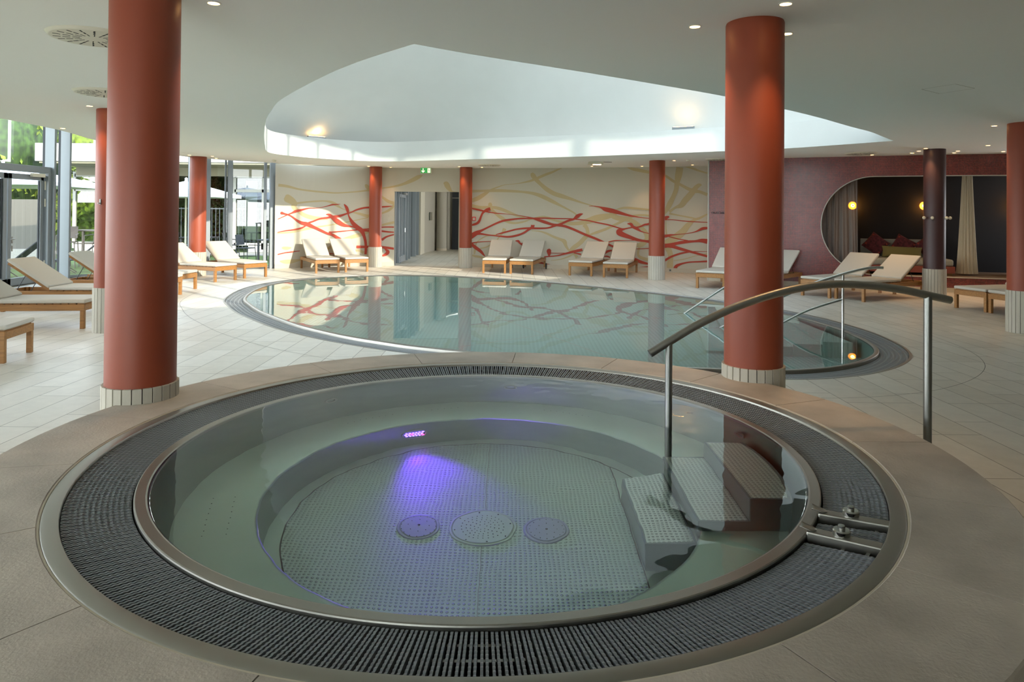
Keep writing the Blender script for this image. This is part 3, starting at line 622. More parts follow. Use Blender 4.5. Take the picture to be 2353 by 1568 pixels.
obj('floor_edge_plain', MB().add([(xr,-.64,-.4398),(1.03,-.3,-.4398),(1.03,.3,-.4398),(xr,.64,-.4398)], [(0,1,2,3)]), M['basin'], wp)
obj('floor_joint', MB().box((.005,0,-.4388),(.003,1.9,.001)), M['steeld'], wp)
for x, r_, nm in ((-.319,.107,'suction_cover'),(.0,.166,'drain_cover'),(.311,.115,'suction_cover')):
    p = obj(nm, MB().lathe([(r_,-.439),(r_-.003,-.432),(r_-.012,-.431),(r_-.016,-.435),(r_-.02,-.429),(0,-.427)], 48, (x,-.051 if x < .3 else -.07,0)), M['basin'] if nm == 'drain_cover' else M['drain'], wp, smooth=True)
    hl = MB(); cy_ = -.051 if x < .3 else -.07
    if nm == 'drain_cover':
        for ring, cnt in ((.022,6),(.042,12),(.062,16),(.082,20),(.104,26)):
            for k in range(cnt): hl.cyl((x+ring*cos(2*pi*k/cnt+ring*9), cy_+ring*sin(2*pi*k/cnt+ring*9),0), .0028, -.428, -.4262, 8)
        for k in range(8): hl.cyl((x+.136*cos(2*pi*k/8+.2), cy_+.136*sin(2*pi*k/8+.2),0), .004, -.43, -.4265, 8)
    else:
        for k in range(16): hl.cyl((x+.085*cos(2*pi*k/16), cy_+.085*sin(2*pi*k/16),0), .0022, -.43, -.4268, 8)
        for k in range(8): hl.cyl((x+.05*cos(2*pi*k/8), cy_+.05*sin(2*pi*k/8),0), .0022, -.43, -.4264, 8)
        hl.cyl((x,cy_,0), .006, -.43, -.425, 10)
    obj('hole_pattern', hl, M['joint'], p)
for nm, x0, x1, zt, zb in (('upper',1.20,1.43,.242,-.088),('middle',.97,1.21,.007,-.088),('lower',.735,.97,-.198,-.438)):
    st = MB(); R1 = 1.455 if nm == 'upper' else 9
    a_, b_ = x0, x1
    if nm == 'upper': top = [(a_,-.411),(a_+.01,.339)]+[(1.45*cos(t),1.45*sin(t)) for t in [R_(13.5-(13.5+16.5)*i/12) for i in range(13)]]; top = [(a_,-.411)]+[(1.45*cos(t),1.45*sin(t)) for t in [R_(-16.5+30*i/12) for i in range(13)]]+[(a_,.339)]
    else: top = [(a_,-.411),(b_,-.411),(b_,.335 if nm == 'middle' else .32),(a_,.335 if nm == 'middle' else .24)]
    st.prism(top, zb, zt)
    s_ = obj('step', st, M['stepsteel'], wp, bevel=.004)
    t2 = [(a_+.012,-.40)]+[(x-.018 if x > 1.3 else x-.012, max(min(y,.32),-.40)) for x, y in top[1:-1]]+[(a_+.012,(.325 if nm != 'lower' else .24))]
    obj('studded_tread', MB().add([(x,y,zt+.0006) for x,y in t2], [tuple(range(len(t2)))]), M['studs3'], s_)
# wall jets
for ang, z in ((R_(15.5),.30),(R_(135),.28),(R_(85),.24),(R_(-70),.28)):
    rw = 1.43+(z+.088)/(.49)*.062; n_ = Vector((-cos(ang),-sin(ang),0)); j = MB()
    Mx = n_.to_track_quat('Z','Y').to_matrix(); prof = [(.045,0),(.047,.006),(.040,.009),(.030,.004),(.028,-.02),(0,-.02)]
    vs = []; fs = []; n = 24
    for i in range(n):
        for r_, h in prof: vs.append(Vector((rw*cos(ang),rw*sin(ang),z))+Mx@Vector((r_*cos(2*pi*i/n), r_*sin(2*pi*i/n), h+.012)))
    for i in range(n):
        for q in range(len(prof)-1): fs.append((i*len(prof)+q,((i+1)%n)*len(prof)+q,((i+1)%n)*len(prof)+q+1,i*len(prof)+q+1))
    j.add(vs, fs); obj('jet_nozzle', j, M['steeld'], wp, smooth=True)
ah = MB()
for k in range(8):
    t = k/7
    for (x0,y0),(x1,y1) in (((-1.294,-.162),(-1.196,-.506)),((-1.197,-.138),(-1.099,-.482))): ah.cyl((x0+(x1-x0)*t,y0+(y1-y0)*t,0), .003, -.088, -.0872, 8)
    for a in (60, 100, 120): ah.cyl((1.3*cos(R_(a+k*2)),1.3*sin(R_(a+k*2)),0), .003, -.088, -.0872, 8)
obj('air_hole_pattern', ah, M['black'], wp)
# violet lights in the riser
for ang, aim_, en, sp_deg in ((R_(117),(.34,-.85,-.36),20,60),(R_(-105),(.23,1,.06),45,21)):
    rw = 1.058; d = Vector((-cos(ang),-sin(ang),0)); tx = Vector((-sin(ang),cos(ang),0)); c0 = Vector((rw*cos(ang),rw*sin(ang),-.262))
    ho = MB(); n = 40
    el = lambda r, k, h: c0+d*h+tx*r*cos(2*pi*k/n)+Vector((0,0,r*.95*sin(2*pi*k/n)))
    vs = [el(.085,k,.002) for k in range(n)]+[el(.082,k,.008) for k in range(n)]+[el(.074,k,.008) for k in range(n)]+[el(.072,k,.003) for k in range(n)]
    ho.add(vs, [(q*n+k,q*n+(k+1)%n,(q+1)*n+(k+1)%n,(q+1)*n+k) for q in range(3) for k in range(n)]+[tuple(3*n+k for k in range(n))])
    h_ = obj('underwater_light', ho, M['steeld'], wp, smooth=True, ang=30)
    lb = MB(); lr = MB()
    for i in range(6):
        for q in range(3):
            p = c0+d*.008+tx*(-.055+.021*i+.007*(q%2))+Vector((0,0,-.026+.026*q)); tgt = lr if (2*i+q) % 7 == 0 else lb
            tgt.add([p+tx*.0085*cos(2*pi*k/10)+Vector((0,0,.0085*sin(2*pi*k/10))) for k in range(10)], [tuple(range(10))])
    obj('violet_diode_pattern', lb, M['ledb'], h_); obj('pink_diode_pattern', lr, M['ledr'], h_)
    light('SPOT', 'underwater_lamp', c0+d*.02, en, (.17,.02,1), wp, .04, aim=aim_, spot=sp_deg, blend=.8)
    if ang > 0: light('SPOT', 'underwater_lamp', c0+d*.02, 5, (.2,.05,1), wp, .04, aim=(-.02,-1,.04), spot=50, blend=1)
# two channels across the grating, each with a push button and a curved lip
for (xa,ya),(xb,yb),(xk,yk) in (((1.345,-.79),(1.565,-.895),(1.45,-.826)),((1.235,-.95),(1.44,-1.075),(1.335,-.995))):
    a = math.atan2(yb-ya, xb-xa); L = math.hypot(xb-xa,yb-ya); mx_, my_ = (xa+xb)/2, (ya+yb)/2
    br = obj('cross_channel', MB().box((mx_,my_,.483),(L+.01,.055,.05), rz=a), M['steel'], wp, bevel=.006)
    obj('push_button', MB().lathe([(.030,.508),(.031,.524),(.027,.529),(.0125,.529),(.0125,.541),(.011,.543),(0,.543)], 32, (xk,yk,0)), M['chrome'], br, smooth=True, ang=35)
    lp = MB(); rows = []
    ux, uy = cos(a), sin(a); vx, vy = -uy, ux
    for q in range(9):
        t = -1+2*q/8; row = []
        for k in range(5):
            e = k/4; ln_ = .055*(1-.25*t*t); row.append((xa+ux*(-.028+ln_*e)+vx*.022*t, ya+uy*(-.028+ln_*e)+vy*.022*t, .510+.012*t*t*(1-e)))
        rows.append(row)
    obj('curved_lip', lp.grid(rows), M['steel'], br, smooth=True, solid=.0025)
    obj('weld', MB().tube([(xa+vx*q*.027,ya+vy*q*.027,.49+.01*abs(q)) for q in (-1,-.5,0,.5,1)], .004, 6), M['steeld'], br)
obj('water_surface', MB().lathe([(0,0),(1.5065,0)], 96, (0,0,.4925)), M['water'], wp, label='clear still water')
# handrail into the whirlpool
hp = [(.767,3.897,.895),(.875,3.91,.959),(1.046,3.931,1.055),(1.238,3.955,1.14),(1.433,3.979,1.205),(1.63,4.003,1.251),(1.83,4.027,1.273),(2.033,4.052,1.267),(2.238,4.078,1.243),(2.392,4.097,1.213),(2.561,4.117,1.178)]
hr = empty('handrail', (2.42,4.1,0), label='curved brushed steel handrail arching over the whirlpool edge on two posts', cat='handrail')
W('rail', MB().tube(catmull(hp, 6), .0225, 20), M['steel'], hr, smooth=True)
W('post', MB().tube([(.875,3.91,-.19),(.875,3.91,.95)], .0195, 20), M['steeld'], hr, smooth=True)
W('post', MB().tube([(2.42,4.1,0),(2.42,4.1,1.20)], .0225, 20), M['steeld'], hr, smooth=True)

# ================================================================== swimming pool
sp_ = empty('swimming_pool', (0,13,0), label='large curved swimming pool with steel rim and grey overflow grating', cat='swimming pool')
def ringm(d0, z0, d1, z1, n=2):
    A, B = offset(POOL, d0), offset(POOL, d1); L = len(A)
    return MB().grid([[(*A[i%L],z0),(*B[i%L],z1)] for i in range(L+1)])
def ringp(prof):
    O = [offset(POOL, d) for d, z in prof]; L = len(POOL)
    return MB().grid([[(*O[k][i%L],prof[k][1]) for k in range(len(prof))] for i in range(L+1)])
W('outer_trim', ringp([(-.004,-.05),(-.004,.003),(.026,.003),(.03,-.06)]), M['steel'], sp_)
W('overflow_channel', ringp([(.03,-.02),(.03,-.07),(.345,-.07),(.345,-.02)]), M['joint'], sp_)
PR = resample(POOL, .0175); g2 = MB(); n = len(PR)
for i in range(n):
    a, b = PR[(i-8)%n], PR[(i+8)%n]; tx, ty = b[0]-a[0], b[1]-a[1]; l = math.hypot(tx,ty); tx /= l; ty /= l; nx, ny = -ty, tx
    vs = []; K = 14; hw = .0042
    for k in range(K+1):
        d = .032+(.338-.032)*k/K; z = -.004-.02*k/K+(.0025 if k % 2 else -.001)
        vs += [(PR[i][0]+nx*d-tx*hw, PR[i][1]+ny*d-ty*hw, z),(PR[i][0]+nx*d+tx*hw, PR[i][1]+ny*d+ty*hw, z)]
    g2.add(vs, [(2*k,2*k+1,2*k+3,2*k+2) for k in range(K)])
W('grating', g2, M['grate2'], sp_)
gb = MB(); L = len(POOL)
for d in (.05,.12,.19,.26,.32):
    O = offset(POOL, d-.008); I = offset(POOL, d+.008); gb.grid([[(*O[i%L],-.03-.05*d),(*I[i%L],-.03-.05*d)] for i in range(L+1)])
W('grating_bars', gb, M['steeld'], sp_)
W('rim', ringp([(.344,-.07),(.344,.005),(.349,.014),(.36,.019),(.385,.019),(.40,.012),(.405,0),(.41,-.05)]), M['steel'], sp_, smooth=True, ang=60)
W('pool_wall', ringp([(.405,.0),(.41,-1.25)]), M['poolwall'], sp_, smooth=True)
PI_ = offset(POOL, .40)
W('pool_floor', MB().poly(offset(POOL, .405), [], -1.25), M['studs2'], sp_)
W('water_surface', MB().poly(PI_, [], .009), M['water2'], sp_, label='still pool water')
e = Vector((3.046-4.729,10.388-10.065)).normalized(); nrm = Vector((-e.y,e.x))
for k in range(5):
    x0 = Vector((4.85,10.9))+e*(.38*k); z = -.22*(k+1)
    q = [x0-nrm*-1.6, x0+nrm*-1.2, x0+nrm*-1.2+e*.38, x0+nrm*1.6+e*.38]
    q = [x0+nrm*1.5, x0-nrm*1.5, x0-nrm*1.5+e*.38, x0+nrm*1.5+e*.38]
    q = [Vector((min(v.x, 4.62), v.y)) for v in q]
    W('step', MB().prism([(v.x,v.y) for v in q], -1.25, z), M['poolwall'], sp_, bevel=.01)
sl_ = MB()
for a, b in (((-3.5,10.9),(2.5,16.2)),((-1.6,9.4),(3.9,13.6)),((-4.8,13.3),(.5,17.3)),((-3.0,17.9),(2.0,8.2)),((-.2,18),(4.2,9.6))):
    a = Vector(a); b = Vector(b); t = (b-a).normalized(); n2 = Vector((-t.y,t.x))*.012
    sl_.add([(*(a-n2),-1.246),(*(a+n2),-1.246),(*(b+n2),-1.246),(*(b-n2),-1.246)], [(0,1,2,3)])
W('floor_seams', sl_, M['white'], sp_)
ph = [(5.25,9.965,.935),(5.057,10.002,.925),(4.729,10.065,.834),(4.287,10.15,.667),(3.95,10.214,.5),(3.5,10.3,.25),(3.046,10.388,-.02),(2.75,10.44,-.22)]
pl_ = [(4.73,10.065,.475),(4.289,10.149,.311),(3.952,10.214,.123),(3.7,10.262,-.04),(3.4,10.32,-.25)]
def prail(hx, hy, kx, label, top):
    P1 = (3.046,10.388); px_, py_ = hx+(4.729-P1[0])*kx, hy+(10.065-P1[1])*kx
    r = empty('pool_handrail', (px_,py_,0), label=label, cat='handrail', group='handrails down the pool steps')
    q = lambda P: [((x-4.729)*kx,(y-10.065)*kx,z) for x,y,z in P]
    obj('top_rail', MB().tube(catmull(q(top),4), .02, 16), M['chrome'], r, smooth=True); obj('lower_rail', MB().tube(catmull(q(pl_),4), .016, 16), M['chrome'], r, smooth=True)
    obj('post', MB().tube([(0,0,-.4),(0,0,.83)], .019, 16), M['chrome'], r, smooth=True); return r
prail(3.046, 10.388, 1, 'polished steel pool handrail nearer the camera, its upright in full view', ph)
prail(2.872, 11.84, .8, 'farther pool handrail, mostly hidden behind the terracotta column', ph[2:])
# ================================================================== loungers
def make_lounger(wheels=False, up=33):
    r = empty('sun_lounger', (0,0,0), cat='sun lounger')
    f = MB()
    for y in (-.315,.315): f.box((.99,y,.295),(1.98,.03,.085))
    f.box((.015,0,.295),(.03,.60,.085)).box((1.965,0,.295),(.03,.60,.085)).box((1.15,0,.28),(.04,.6,.05))
    obj('frame', f, M['wood'], r, bevel=.003, seg=1)
    for x, y in ((.03,-.30),(.03,.30),(1.92,-.30),(1.92,.30)):
        w_ = wheels and x > 1
        obj('leg', MB().box((x,y,.17 if not w_ else .2),(.055,.055,.34 if not w_ else .28)), M['wood'], r, bevel=.004, seg=1)
    if wheels:
        for y in (-.345,.345):
            wh = MB(); n = 24
            vs = [(1.92+.09*cos(2*pi*k/n), y-.012, .09+.09*sin(2*pi*k/n)) for k in range(n)]+[(1.92+.09*cos(2*pi*k/n), y+.012, .09+.09*sin(2*pi*k/n)) for k in range(n)]
            wh.add(vs, [tuple(range(n))[::-1], tuple(range(n,2*n))]+[(k,(k+1)%n,n+(k+1)%n,n+k) for k in range(n)])
            obj('wheel', wh, M['rubber'], r, bevel=.004, seg=1)
    s = MB()
    for k in range(11): s.box((.06+k*.105,0,.345),(.085,.60,.016))
    obj('slats', s, M['wood'], r)
    hx, hz = 1.19, .345; a = R_(up); R = Matrix.Rotation(-a, 3, 'Y')
    b = MB()
    for y in (-.27,.27): b.box(Vector((hx,y,hz))+R@Vector((.40,0,-.0)), (.80,.03,.04), M_=R)
    for k in range(8): b.box(Vector((hx,0,hz))+R@Vector((.05+k*.1,0,.026)), (.08,.60,.014), M_=R)
    obj('backrest', b, M['wood'], r, bevel=.002, seg=1)
    st = MB()
    for y in (-.2,.2): st.tube([Vector((hx,y,hz))+R@Vector((.5,0,-.02)), (hx+.62,y,.27)], .006, 6)
    obj('support_strut', st, M['dark'], r)
    obj('seat_cushion', MB().box((.585,0,.381),(1.19,.655,.052)), M['cush'], r, bevel=.018, seg=3, smooth=True)
    obj('back_cushion', MB().box(Vector((hx+.012,0,hz+.005))+R@Vector((.41,0,.061)), (.80,.655,.052), M_=R), M['cush'], r, bevel=.018, seg=3, smooth=True)
    return r
L1_ = make_lounger(); L2_ = make_lounger(True); used = set()
LG = 'teak sun loungers with cream cushions'
def place(x, y, hx, hy, label, proto=L1_):
    if id(proto) in used: o = copy_tree(proto)
    else: o = proto; used.add(id(proto))
    o.location = (x,y,0); o.rotation_euler = (0,0,math.atan2(hy,hx)); o['label'] = label; o['group'] = LG
place(-4.97,19.08,-.47,.88,'teak lounger with cream cushion against the mural beside the glass wall, in sun')
place(-4.27,19.49,-.47,.88,'teak lounger with cream cushion in sun just left of the column by the doorway')
place(-.48,19.46,.10,.995,'teak lounger with cream cushion right of the doorway column, next to the wheeled one')
place(.265,19.26,.225,.975,'teak lounger on small black wheels in front of the mural', L2_)
place(1.835,18.84,.37,.93,'teak lounger in front of the mural, left one of the pair near the tall column')
place(2.705,18.38,.30,.955,'teak lounger in front of the mural, close beside the tall column near the mosaic')
place(4.45,15.80,.545,.84,'teak lounger at the start of the mosaic wall, its foot left of the near column')
place(5.2,15.25,.68,.73,'teak lounger mostly hidden behind the near right column, its backrest showing on the mosaic')
place(6.215,14.445,.83,.56,'teak lounger before the niche opening, the left one with its back to the grey curtain')
place(6.645,13.90,.878,.478,'teak lounger before the niche, the right one reaching to the plum column')
place(8.19,12.61,.968,.25,'teak lounger right of the plum column with its whole foot end in view')
place(8.34,11.92,.975,.22,'teak lounger partly hidden behind the column at the right edge')
place(-5.5,7.91,-.98,-.185,'teak lounger nearest the camera, only its foot end in view at the left')
place(-5.98,10.16,-.995,-.1,'teak lounger seen full from the side left of the slim left column')
place(-6.3,11.75,-1,-.02,'teak lounger with its raised backrest in front of the garden door')
place(-6.5,13.62,-1,.0,'teak lounger in front of the glass wall, backrest showing left of the slim column')
place(-6.69,14.66,-.997,.06,'teak lounger whose foot end peeks out right of the big left column')
place(-6.74,16.68,-.905,.42,'teak lounger overlapping the white base of the column by the glass wall')
place(-6.37,17.59,-.81,.58,'teak lounger between the glass wall column and the end of the glass')

# ================================================================== ceiling fittings
def downlight(x, y, lit=True):
    o = empty('downlight', (x,y,CE), cat='downlight', group='recessed downlights in the ceiling')
    obj('trim_ring', MB().lathe([(.048,-.001),(.05,-.004),(.038,-.006),(.034,.004)], 28), M['plaster'], o, smooth=True)
    obj('lens', MB().cyl((0,0,0),.034,-.003,.0,20), M['lamp'], o)
    light('SPOT', 'lamp', (0,0,-.02), 14, (1,.6,.28), o, .03, aim=(0,0,-1), spot=74, blend=.8); return o
DL = [(-1.98,4.64,'downlight above the big left column, at the top edge'),(1.76,4.55,'downlight in front of the head of the near right column'),(1.32,5.12,'downlight just left of the head of the near right column'),(2.06,5.3,'downlight just behind the head of the near right column'),
(-5.59,9.3,'downlight by the head of the slim left column'),(-7.6,11.9,'downlight near the left ceiling edge above the garden door'),(8.04,15.75,'downlight close to the round vent above the niche'),(7.22,10.56,'downlight right at the head of the right edge column'),(9.08,13.45,'downlight on the ceiling between plum column and right edge column'),
(8.62,15.2,'first downlight above the mosaic wall left of the plum column'),(8.5,14.73,'second downlight left of the plum column head'),(8.3,14.15,'downlight right at the head of the plum column'),(9.26,14.65,'nearer downlight right of the plum column head'),(9.44,15.06,'farther downlight right of the plum column head, by the mosaic'),(10.22,14.67,'downlight above the white gathered curtain'),
(3.7,20.11,'downlight above the mural left of the tall right column'),(4.96,19.41,'downlight above the mural right of the tall right column'),(2.29,20.3,'downlight above the mural near the emergency lamp'),(4.11,17.9,'downlight touching the head of the tall right column'),(-.92,21.2,'downlight right of the doorway column head'),(-1.58,20.98,'downlight at the head of the doorway column'),(-3.71,21.5,'downlight right of the sunlit column head'),(-4.3,21.1,'downlight left of the sunlit column head'),
(-8.0,17.45,'downlight left of the glass wall column head'),(-7.56,17.75,'downlight right of the glass wall column head'),(-7.73,18.4,'downlight behind the glass wall column head, nearest the glass')]
for x, y, lb in DL: downlight(x, y)['label'] = lb
def vent(x, y, label, r=.31):
    o = empty('ceiling_vent', (x,y,CE), label=label, cat='air vent', group='round swirl air vents')
    obj('diffuser_plate', MB().lathe([(r+.02,0),(r,-.022),(r-.012,-.026),(0,-.026)], 48), M['offwhite'], o, smooth=True, ang=30)
    s = MB()
    for k in range(18):
        a = 2*pi*k/18
        for q in range(3):
            c = .09+.066*q; s.box(((c+.03)*cos(a)-.006*sin(a),(c+.03)*sin(a)+.006*cos(a),-.0265),(.052,.012 if q else .008,.001), rz=a+.05)
    obj('slots', s, M['black'], o); obj('recess_ring', MB().lathe([(r+.3,-.001),(r+.02,.0-.003)], 48), M['plaster'], o, smooth=True)
vent(-3.31,5.55,'large round swirl vent beside the big left column')
vent(-4.75,8.19,'round swirl vent behind the first one, half hidden by the big left column')
vent(-.66,20.11,'round swirl vent over the loungers near the doorway')
vent(5.07,17.3,'round swirl vent above the start of the mosaic wall')
vent(7.57,15.3,'round swirl vent above the mosaic wall before the niche')
for x, y, lb in ((-6.4,18.93,'small smoke detector near the end of the glass wall'),(4.39,17.6,'small smoke detector between the tall right column and mosaic wall')):
    o = empty('smoke_detector', (x,y,CE), label=lb, cat='smoke detector')
    obj('housing', MB().lathe([(.055,0),(.055,-.025),(.04,-.045),(0,-.05)], 24), M['offwhite'], o, smooth=True); obj('sensor_gap', MB().lathe([(.048,-.028),(.0485,-.034)], 24), M['framed'], o)
o = empty('emergency_light', (2.19,18.58,CE), label='boxy warm emergency lamp hanging under the ceiling over the loungers', cat='emergency light')
obj('housing', MB().add([(-.17,-.09,0),(.17,-.09,0),(.17,.09,0),(-.17,.09,0),(-.2,-.11,-.07),(.2,-.11,-.07),(.2,.11,-.07),(-.2,.11,-.07)], [(0,1,2,3),(4,5,6,7),(0,1,5,4),(1,2,6,5),(2,3,7,6),(3,0,4,7)]), M['offwhite'], o, bevel=.006)
obj('diffuser', MB().box((.04,0,-.074),(.2,.16,.012)), M['lamp'], o); obj('bracket', MB().box((.32,0,-.006),(.22,.02,.012)), M['steeld'], o)
# access panels set in the ceiling
def cpanel(pts, n):
    mb = MB()
    for a, b in zip(pts, pts[1:]+pts[:1]):
        a = Vector(a); b = Vector(b); t = (b-a).normalized(); q = Vector((-t.y,t.x))*.004
        mb.add([(*(a-q),CE-.001),(*(a+q),CE-.001),(*(b+q),CE-.001),(*(b-q),CE-.001)], [(0,1,2,3)])
    obj('trim_%d' % n, mb, M['strip'], kind='structure')
cpanel([(4.4,7.58),(4.75,7.84),(4.92,7.5),(4.56,7.26)], 7); cpanel([(-8.0+.2,16.6),(-7.6,16.6),(-7.6,17.0),(-7.8,17.0)], 8); cpanel([(-4.1,20.9),(-3.7,20.9),(-3.7,21.1),(-4.1,21.1)], 9)
# uplights on the ledge of the roof opening
def uplight(x, y, a, label, en):
    o = empty('cove_uplight', (x,y,LZ), a, label=label, cat='uplight')
    obj('housing', MB().box((0,0,.03),(.5,.06,.06)), M['frame'], o, bevel=.004); obj('lens', MB().box((0,.0,.062),(.44,.04,.004)), M['lamp'], o)
    light('SPOT', 'lamp', (0,0,.08), en, (1,.62,.32), o, .05, aim=(0,.25,1), spot=120, blend=1)
uplight(3.8,15.68,R_(-30),'grey bar uplight on the ledge of the roof opening with a warm glow above',2)
uplight(-5.1,18.35,R_(40),'warm uplight on the ledge at the rounded left end of the roof opening',4)

# exit sign, alarm, lettering
x, y = on(WALLP, WALLS, 4.6, .22); o = empty('exit_sign', (x,y,2.95), label='green exit sign with arrow and running figure above the doorway', cat='exit sign')
obj('housing', MB().box((0,0,0),(.35,.07,.18)), M['offwhite'], o, bevel=.006); f_ = obj('sign_face', MB().box((-.01,-.037,-.002),(.31,.004,.16)), M['signg'], o)
ar = MB()
for q in [[(-.098,.065),(-.078,.065),(-.078,-.03),(-.098,-.03)],[(-.088,-.07),(-.14,-.018),(-.128,.004),(-.088,-.038)],[(-.088,-.07),(-.036,-.018),(-.048,.004),(-.088,-.038)],[(.05,-.068),(.132,-.068),(.132,.066),(.05,.066)]]:
    ar.add([(a,-.0405,b) for a,b in q], [tuple(range(4))])
obj('arrow_and_panel', ar, M['signw'], f_)
rn = MB()
def st(a, b, w_):
    a = Vector(a); b = Vector(b); t = (b-a).normalized(); q = Vector((-t.y,t.x))*w_/2
    rn.add([((a-q).x,-.042,(a-q).y),((a+q).x,-.042,(a+q).y),((b+q).x,-.042,(b+q).y),((b-q).x,-.042,(b-q).y)], [(0,1,2,3)])
rn.add([(.076+.011*cos(2*pi*k/12),-.042,.045+.011*sin(2*pi*k/12)) for k in range(12)], [tuple(range(12))])
for s_ in (((.08,.03),(.1,-.01),.02),((.1,-.01),(.108,-.04),.012),((.108,-.04),(.128,-.045),.008),((.098,-.01),(.08,-.03),.012),((.08,-.03),(.082,-.062),.009),((.086,.022),(.12,.03),.008),((.12,.03),(.126,.012),.007),((.082,.02),(.06,.0),.008)): st(*s_)
obj('running_figure', rn, M['signg'], f_)
x, y = on(WALLP, WALLS, 6.08, .02); o = empty('fire_alarm', (x,y,1.48), label='small red fire alarm call point right of the doorway column', cat='fire alarm')
obj('housing', MB().box((0,0,0),(.12,.04,.12)), M['alarm'], o, bevel=.006); obj('glass_plate', MB().box((0,-.022,-.005),(.07,.006,.07)), M['offwhite'], o); obj('arrow_mark', MB().box((-.005,-.026,-.005),(.03,.002,.008)).box((.012,-.026,-.005),(.012,.002,.02)), M['black'], o)
tx_ = bpy.data.curves.new('shower_lettering', 'FONT'); tx_.body = 'DUSCHE'; tx_.size = .082; tx_.extrude = .006; tx_.align_x = 'CENTER'; tx_.align_y = 'CENTER'; tx_.space_character = 1.1
tx_.materials.append(M['text']); to = bpy.data.objects.new('wall_lettering_curve', tx_); COL.objects.link(to)
tme = bpy.data.meshes.new_from_object(to, depsgraph=bpy.context.evaluated_depsgraph_get()); bpy.data.objects.remove(to)
to = bpy.data.objects.new('wall_lettering', tme); COL.objects.link(to)
x, y = on(TILEP, TILES, .24, .012); a0, a1 = on(TILEP,TILES,.1), on(TILEP,TILES,.4)
to.location = (x,y,1.71); to.rotation_euler = (R_(90),0,math.atan2(a1[1]-a0[1],a1[0]-a0[0])); tag(to, 'small dark lettering DUSCHE on the mosaic wall', 'lettering')
o = empty('floor_socket', (*on(WALLP,WALLS,12.0,.03),.06), label='small dark wall outlet in the skirting near the mosaic corner', cat='outlet')
obj('plate', MB().box((0,0,0),(.05,.02,.05)), M['steeld'], o); obj('socket_hole', MB().box((0,-.011,0),(.02,.004,.02)), M['black'], o)

# ================================================================== niche furnishing
def sT(x):   # arc length on the tiled wall for a room x
    for i, p in enumerate(TILEP):
        if p[0] >= x: return TILES[i]
def sheet(P, z0, z1, amp, n, m, name, parent, ph=0):
    rows = []
    for i in range(n+1):
        t = i/n; x = P[0][0]+(P[1][0]-P[0][0])*t; y = P[0][1]+(P[1][1]-P[0][1])*t; rows.append([])
        for k in range(7):
            q = k/6; o_ = amp*(sin(t*34+ph)+.5*sin(t*71+1+q*1.5))*(.55+.45*(1-q)); rows[-1].append((x+.3*o_+.05*(1-q)*sin(t*9), y+o_, z0+(z1-z0)*q))
    return W(name, MB().grid(rows), m, parent, smooth=True, ang=80)
p0 = on(TILEP,TILES,SNI-.15,-.22); p1 = on(TILEP,TILES,sT(7.92),-.22)
o = empty('niche_curtain', (*p0,NZ0), label='grey sheer curtain hanging at the rounded left end of the niche', cat='curtain')
sheet((p0,p1), NZ0+.02, NZ1+.04, .035, 160, M['sheer'], 'cloth', o); W('hem', MB().tube([(*p1,NZ0+.03),(p1[0]-.03,p1[1],NZ1+.04)], .008, 6), M['sheer'], o)
o = empty('gathered_curtain', (10.42,16.14,NZ0), label='ivory pleated curtain gathered into a tall cone between the two daybeds', cat='curtain')
rows = []
for k in range(15):
    q = k/14; r_ = .215-.115*q**.8
    rows.append([((r_*(1+.10*sin(16*t)))*cos(t), (r_*.75*(1+.10*sin(16*t)))*sin(t), .04+(NZ1-NZ0)*q) for t in [2*pi*i/128 for i in range(128)]])
obj('cloth', MB().grid(rows, True), M['pleat'], o, smooth=True, ang=80)
def bed(x0, x1, label, lw=1.0):
    a0 = sT(x0); pa = on(TILEP,TILES,a0,-.28); pb = (pa[0]+(x1-x0), pa[1]-.30*(x1-x0)); ang = math.atan2(pb[1]-pa[1], pb[0]-pa[0]); Lx = math.hypot(pb[0]-pa[0],pb[1]-pa[1])
    o = empty('daybed', (*pa,NZ0), ang, label=label, cat='daybed', group='daybeds in the niche')
    obj('bed_base', MB().box((Lx/2,.55,.13),(Lx,1.1,.15)), M['bedred'], o, bevel=.006)
    for x, y in ((.1,.1),(Lx-.1,.1),(.1,1.0),(Lx-.1,1.0)): obj('foot', MB().box((x,y,.0275),(.12,.08,.055)), M['wood'], o)
    obj('mattress', MB().box((Lx/2,.54,.285),(Lx-.04,1.04,.16)), M['bedgrey'], o, bevel=.05, seg=4, smooth=True)
    obj('headboard', MB().box((Lx/2+.05,1.07,.44),(Lx-.15,.09,.68)), M['bedgrey'], o, bevel=.012); return o, ang
b1, an = bed(8.05,9.86,'grey daybed on a terracotta base in the niche behind the plum column')
b2, _ = bed(11.2,13.0,'grey daybed on a terracotta base at the right, beyond the ivory curtain')
def cushion(name, w_, h_, t_, m, band=None):
    rows = []; n = 16
    mb = MB()
    for sg in (1,-1):
        rows = []
        for i in range(n+1):
            rows.append([])
            for k in range(n+1):
                u, v = -1+2*i/n, -1+2*k/n; th = t_/2*((1-u**4)*(1-v**4))**.45; pin = 1-.07*(1-abs(u))*v*v
                rows[-1].append((u*w_/2*(1-.06*(1-v*v)), sg*th, v*h_/2*(1-.06*(1-u*u))))
        mb.grid(rows)
    return mb
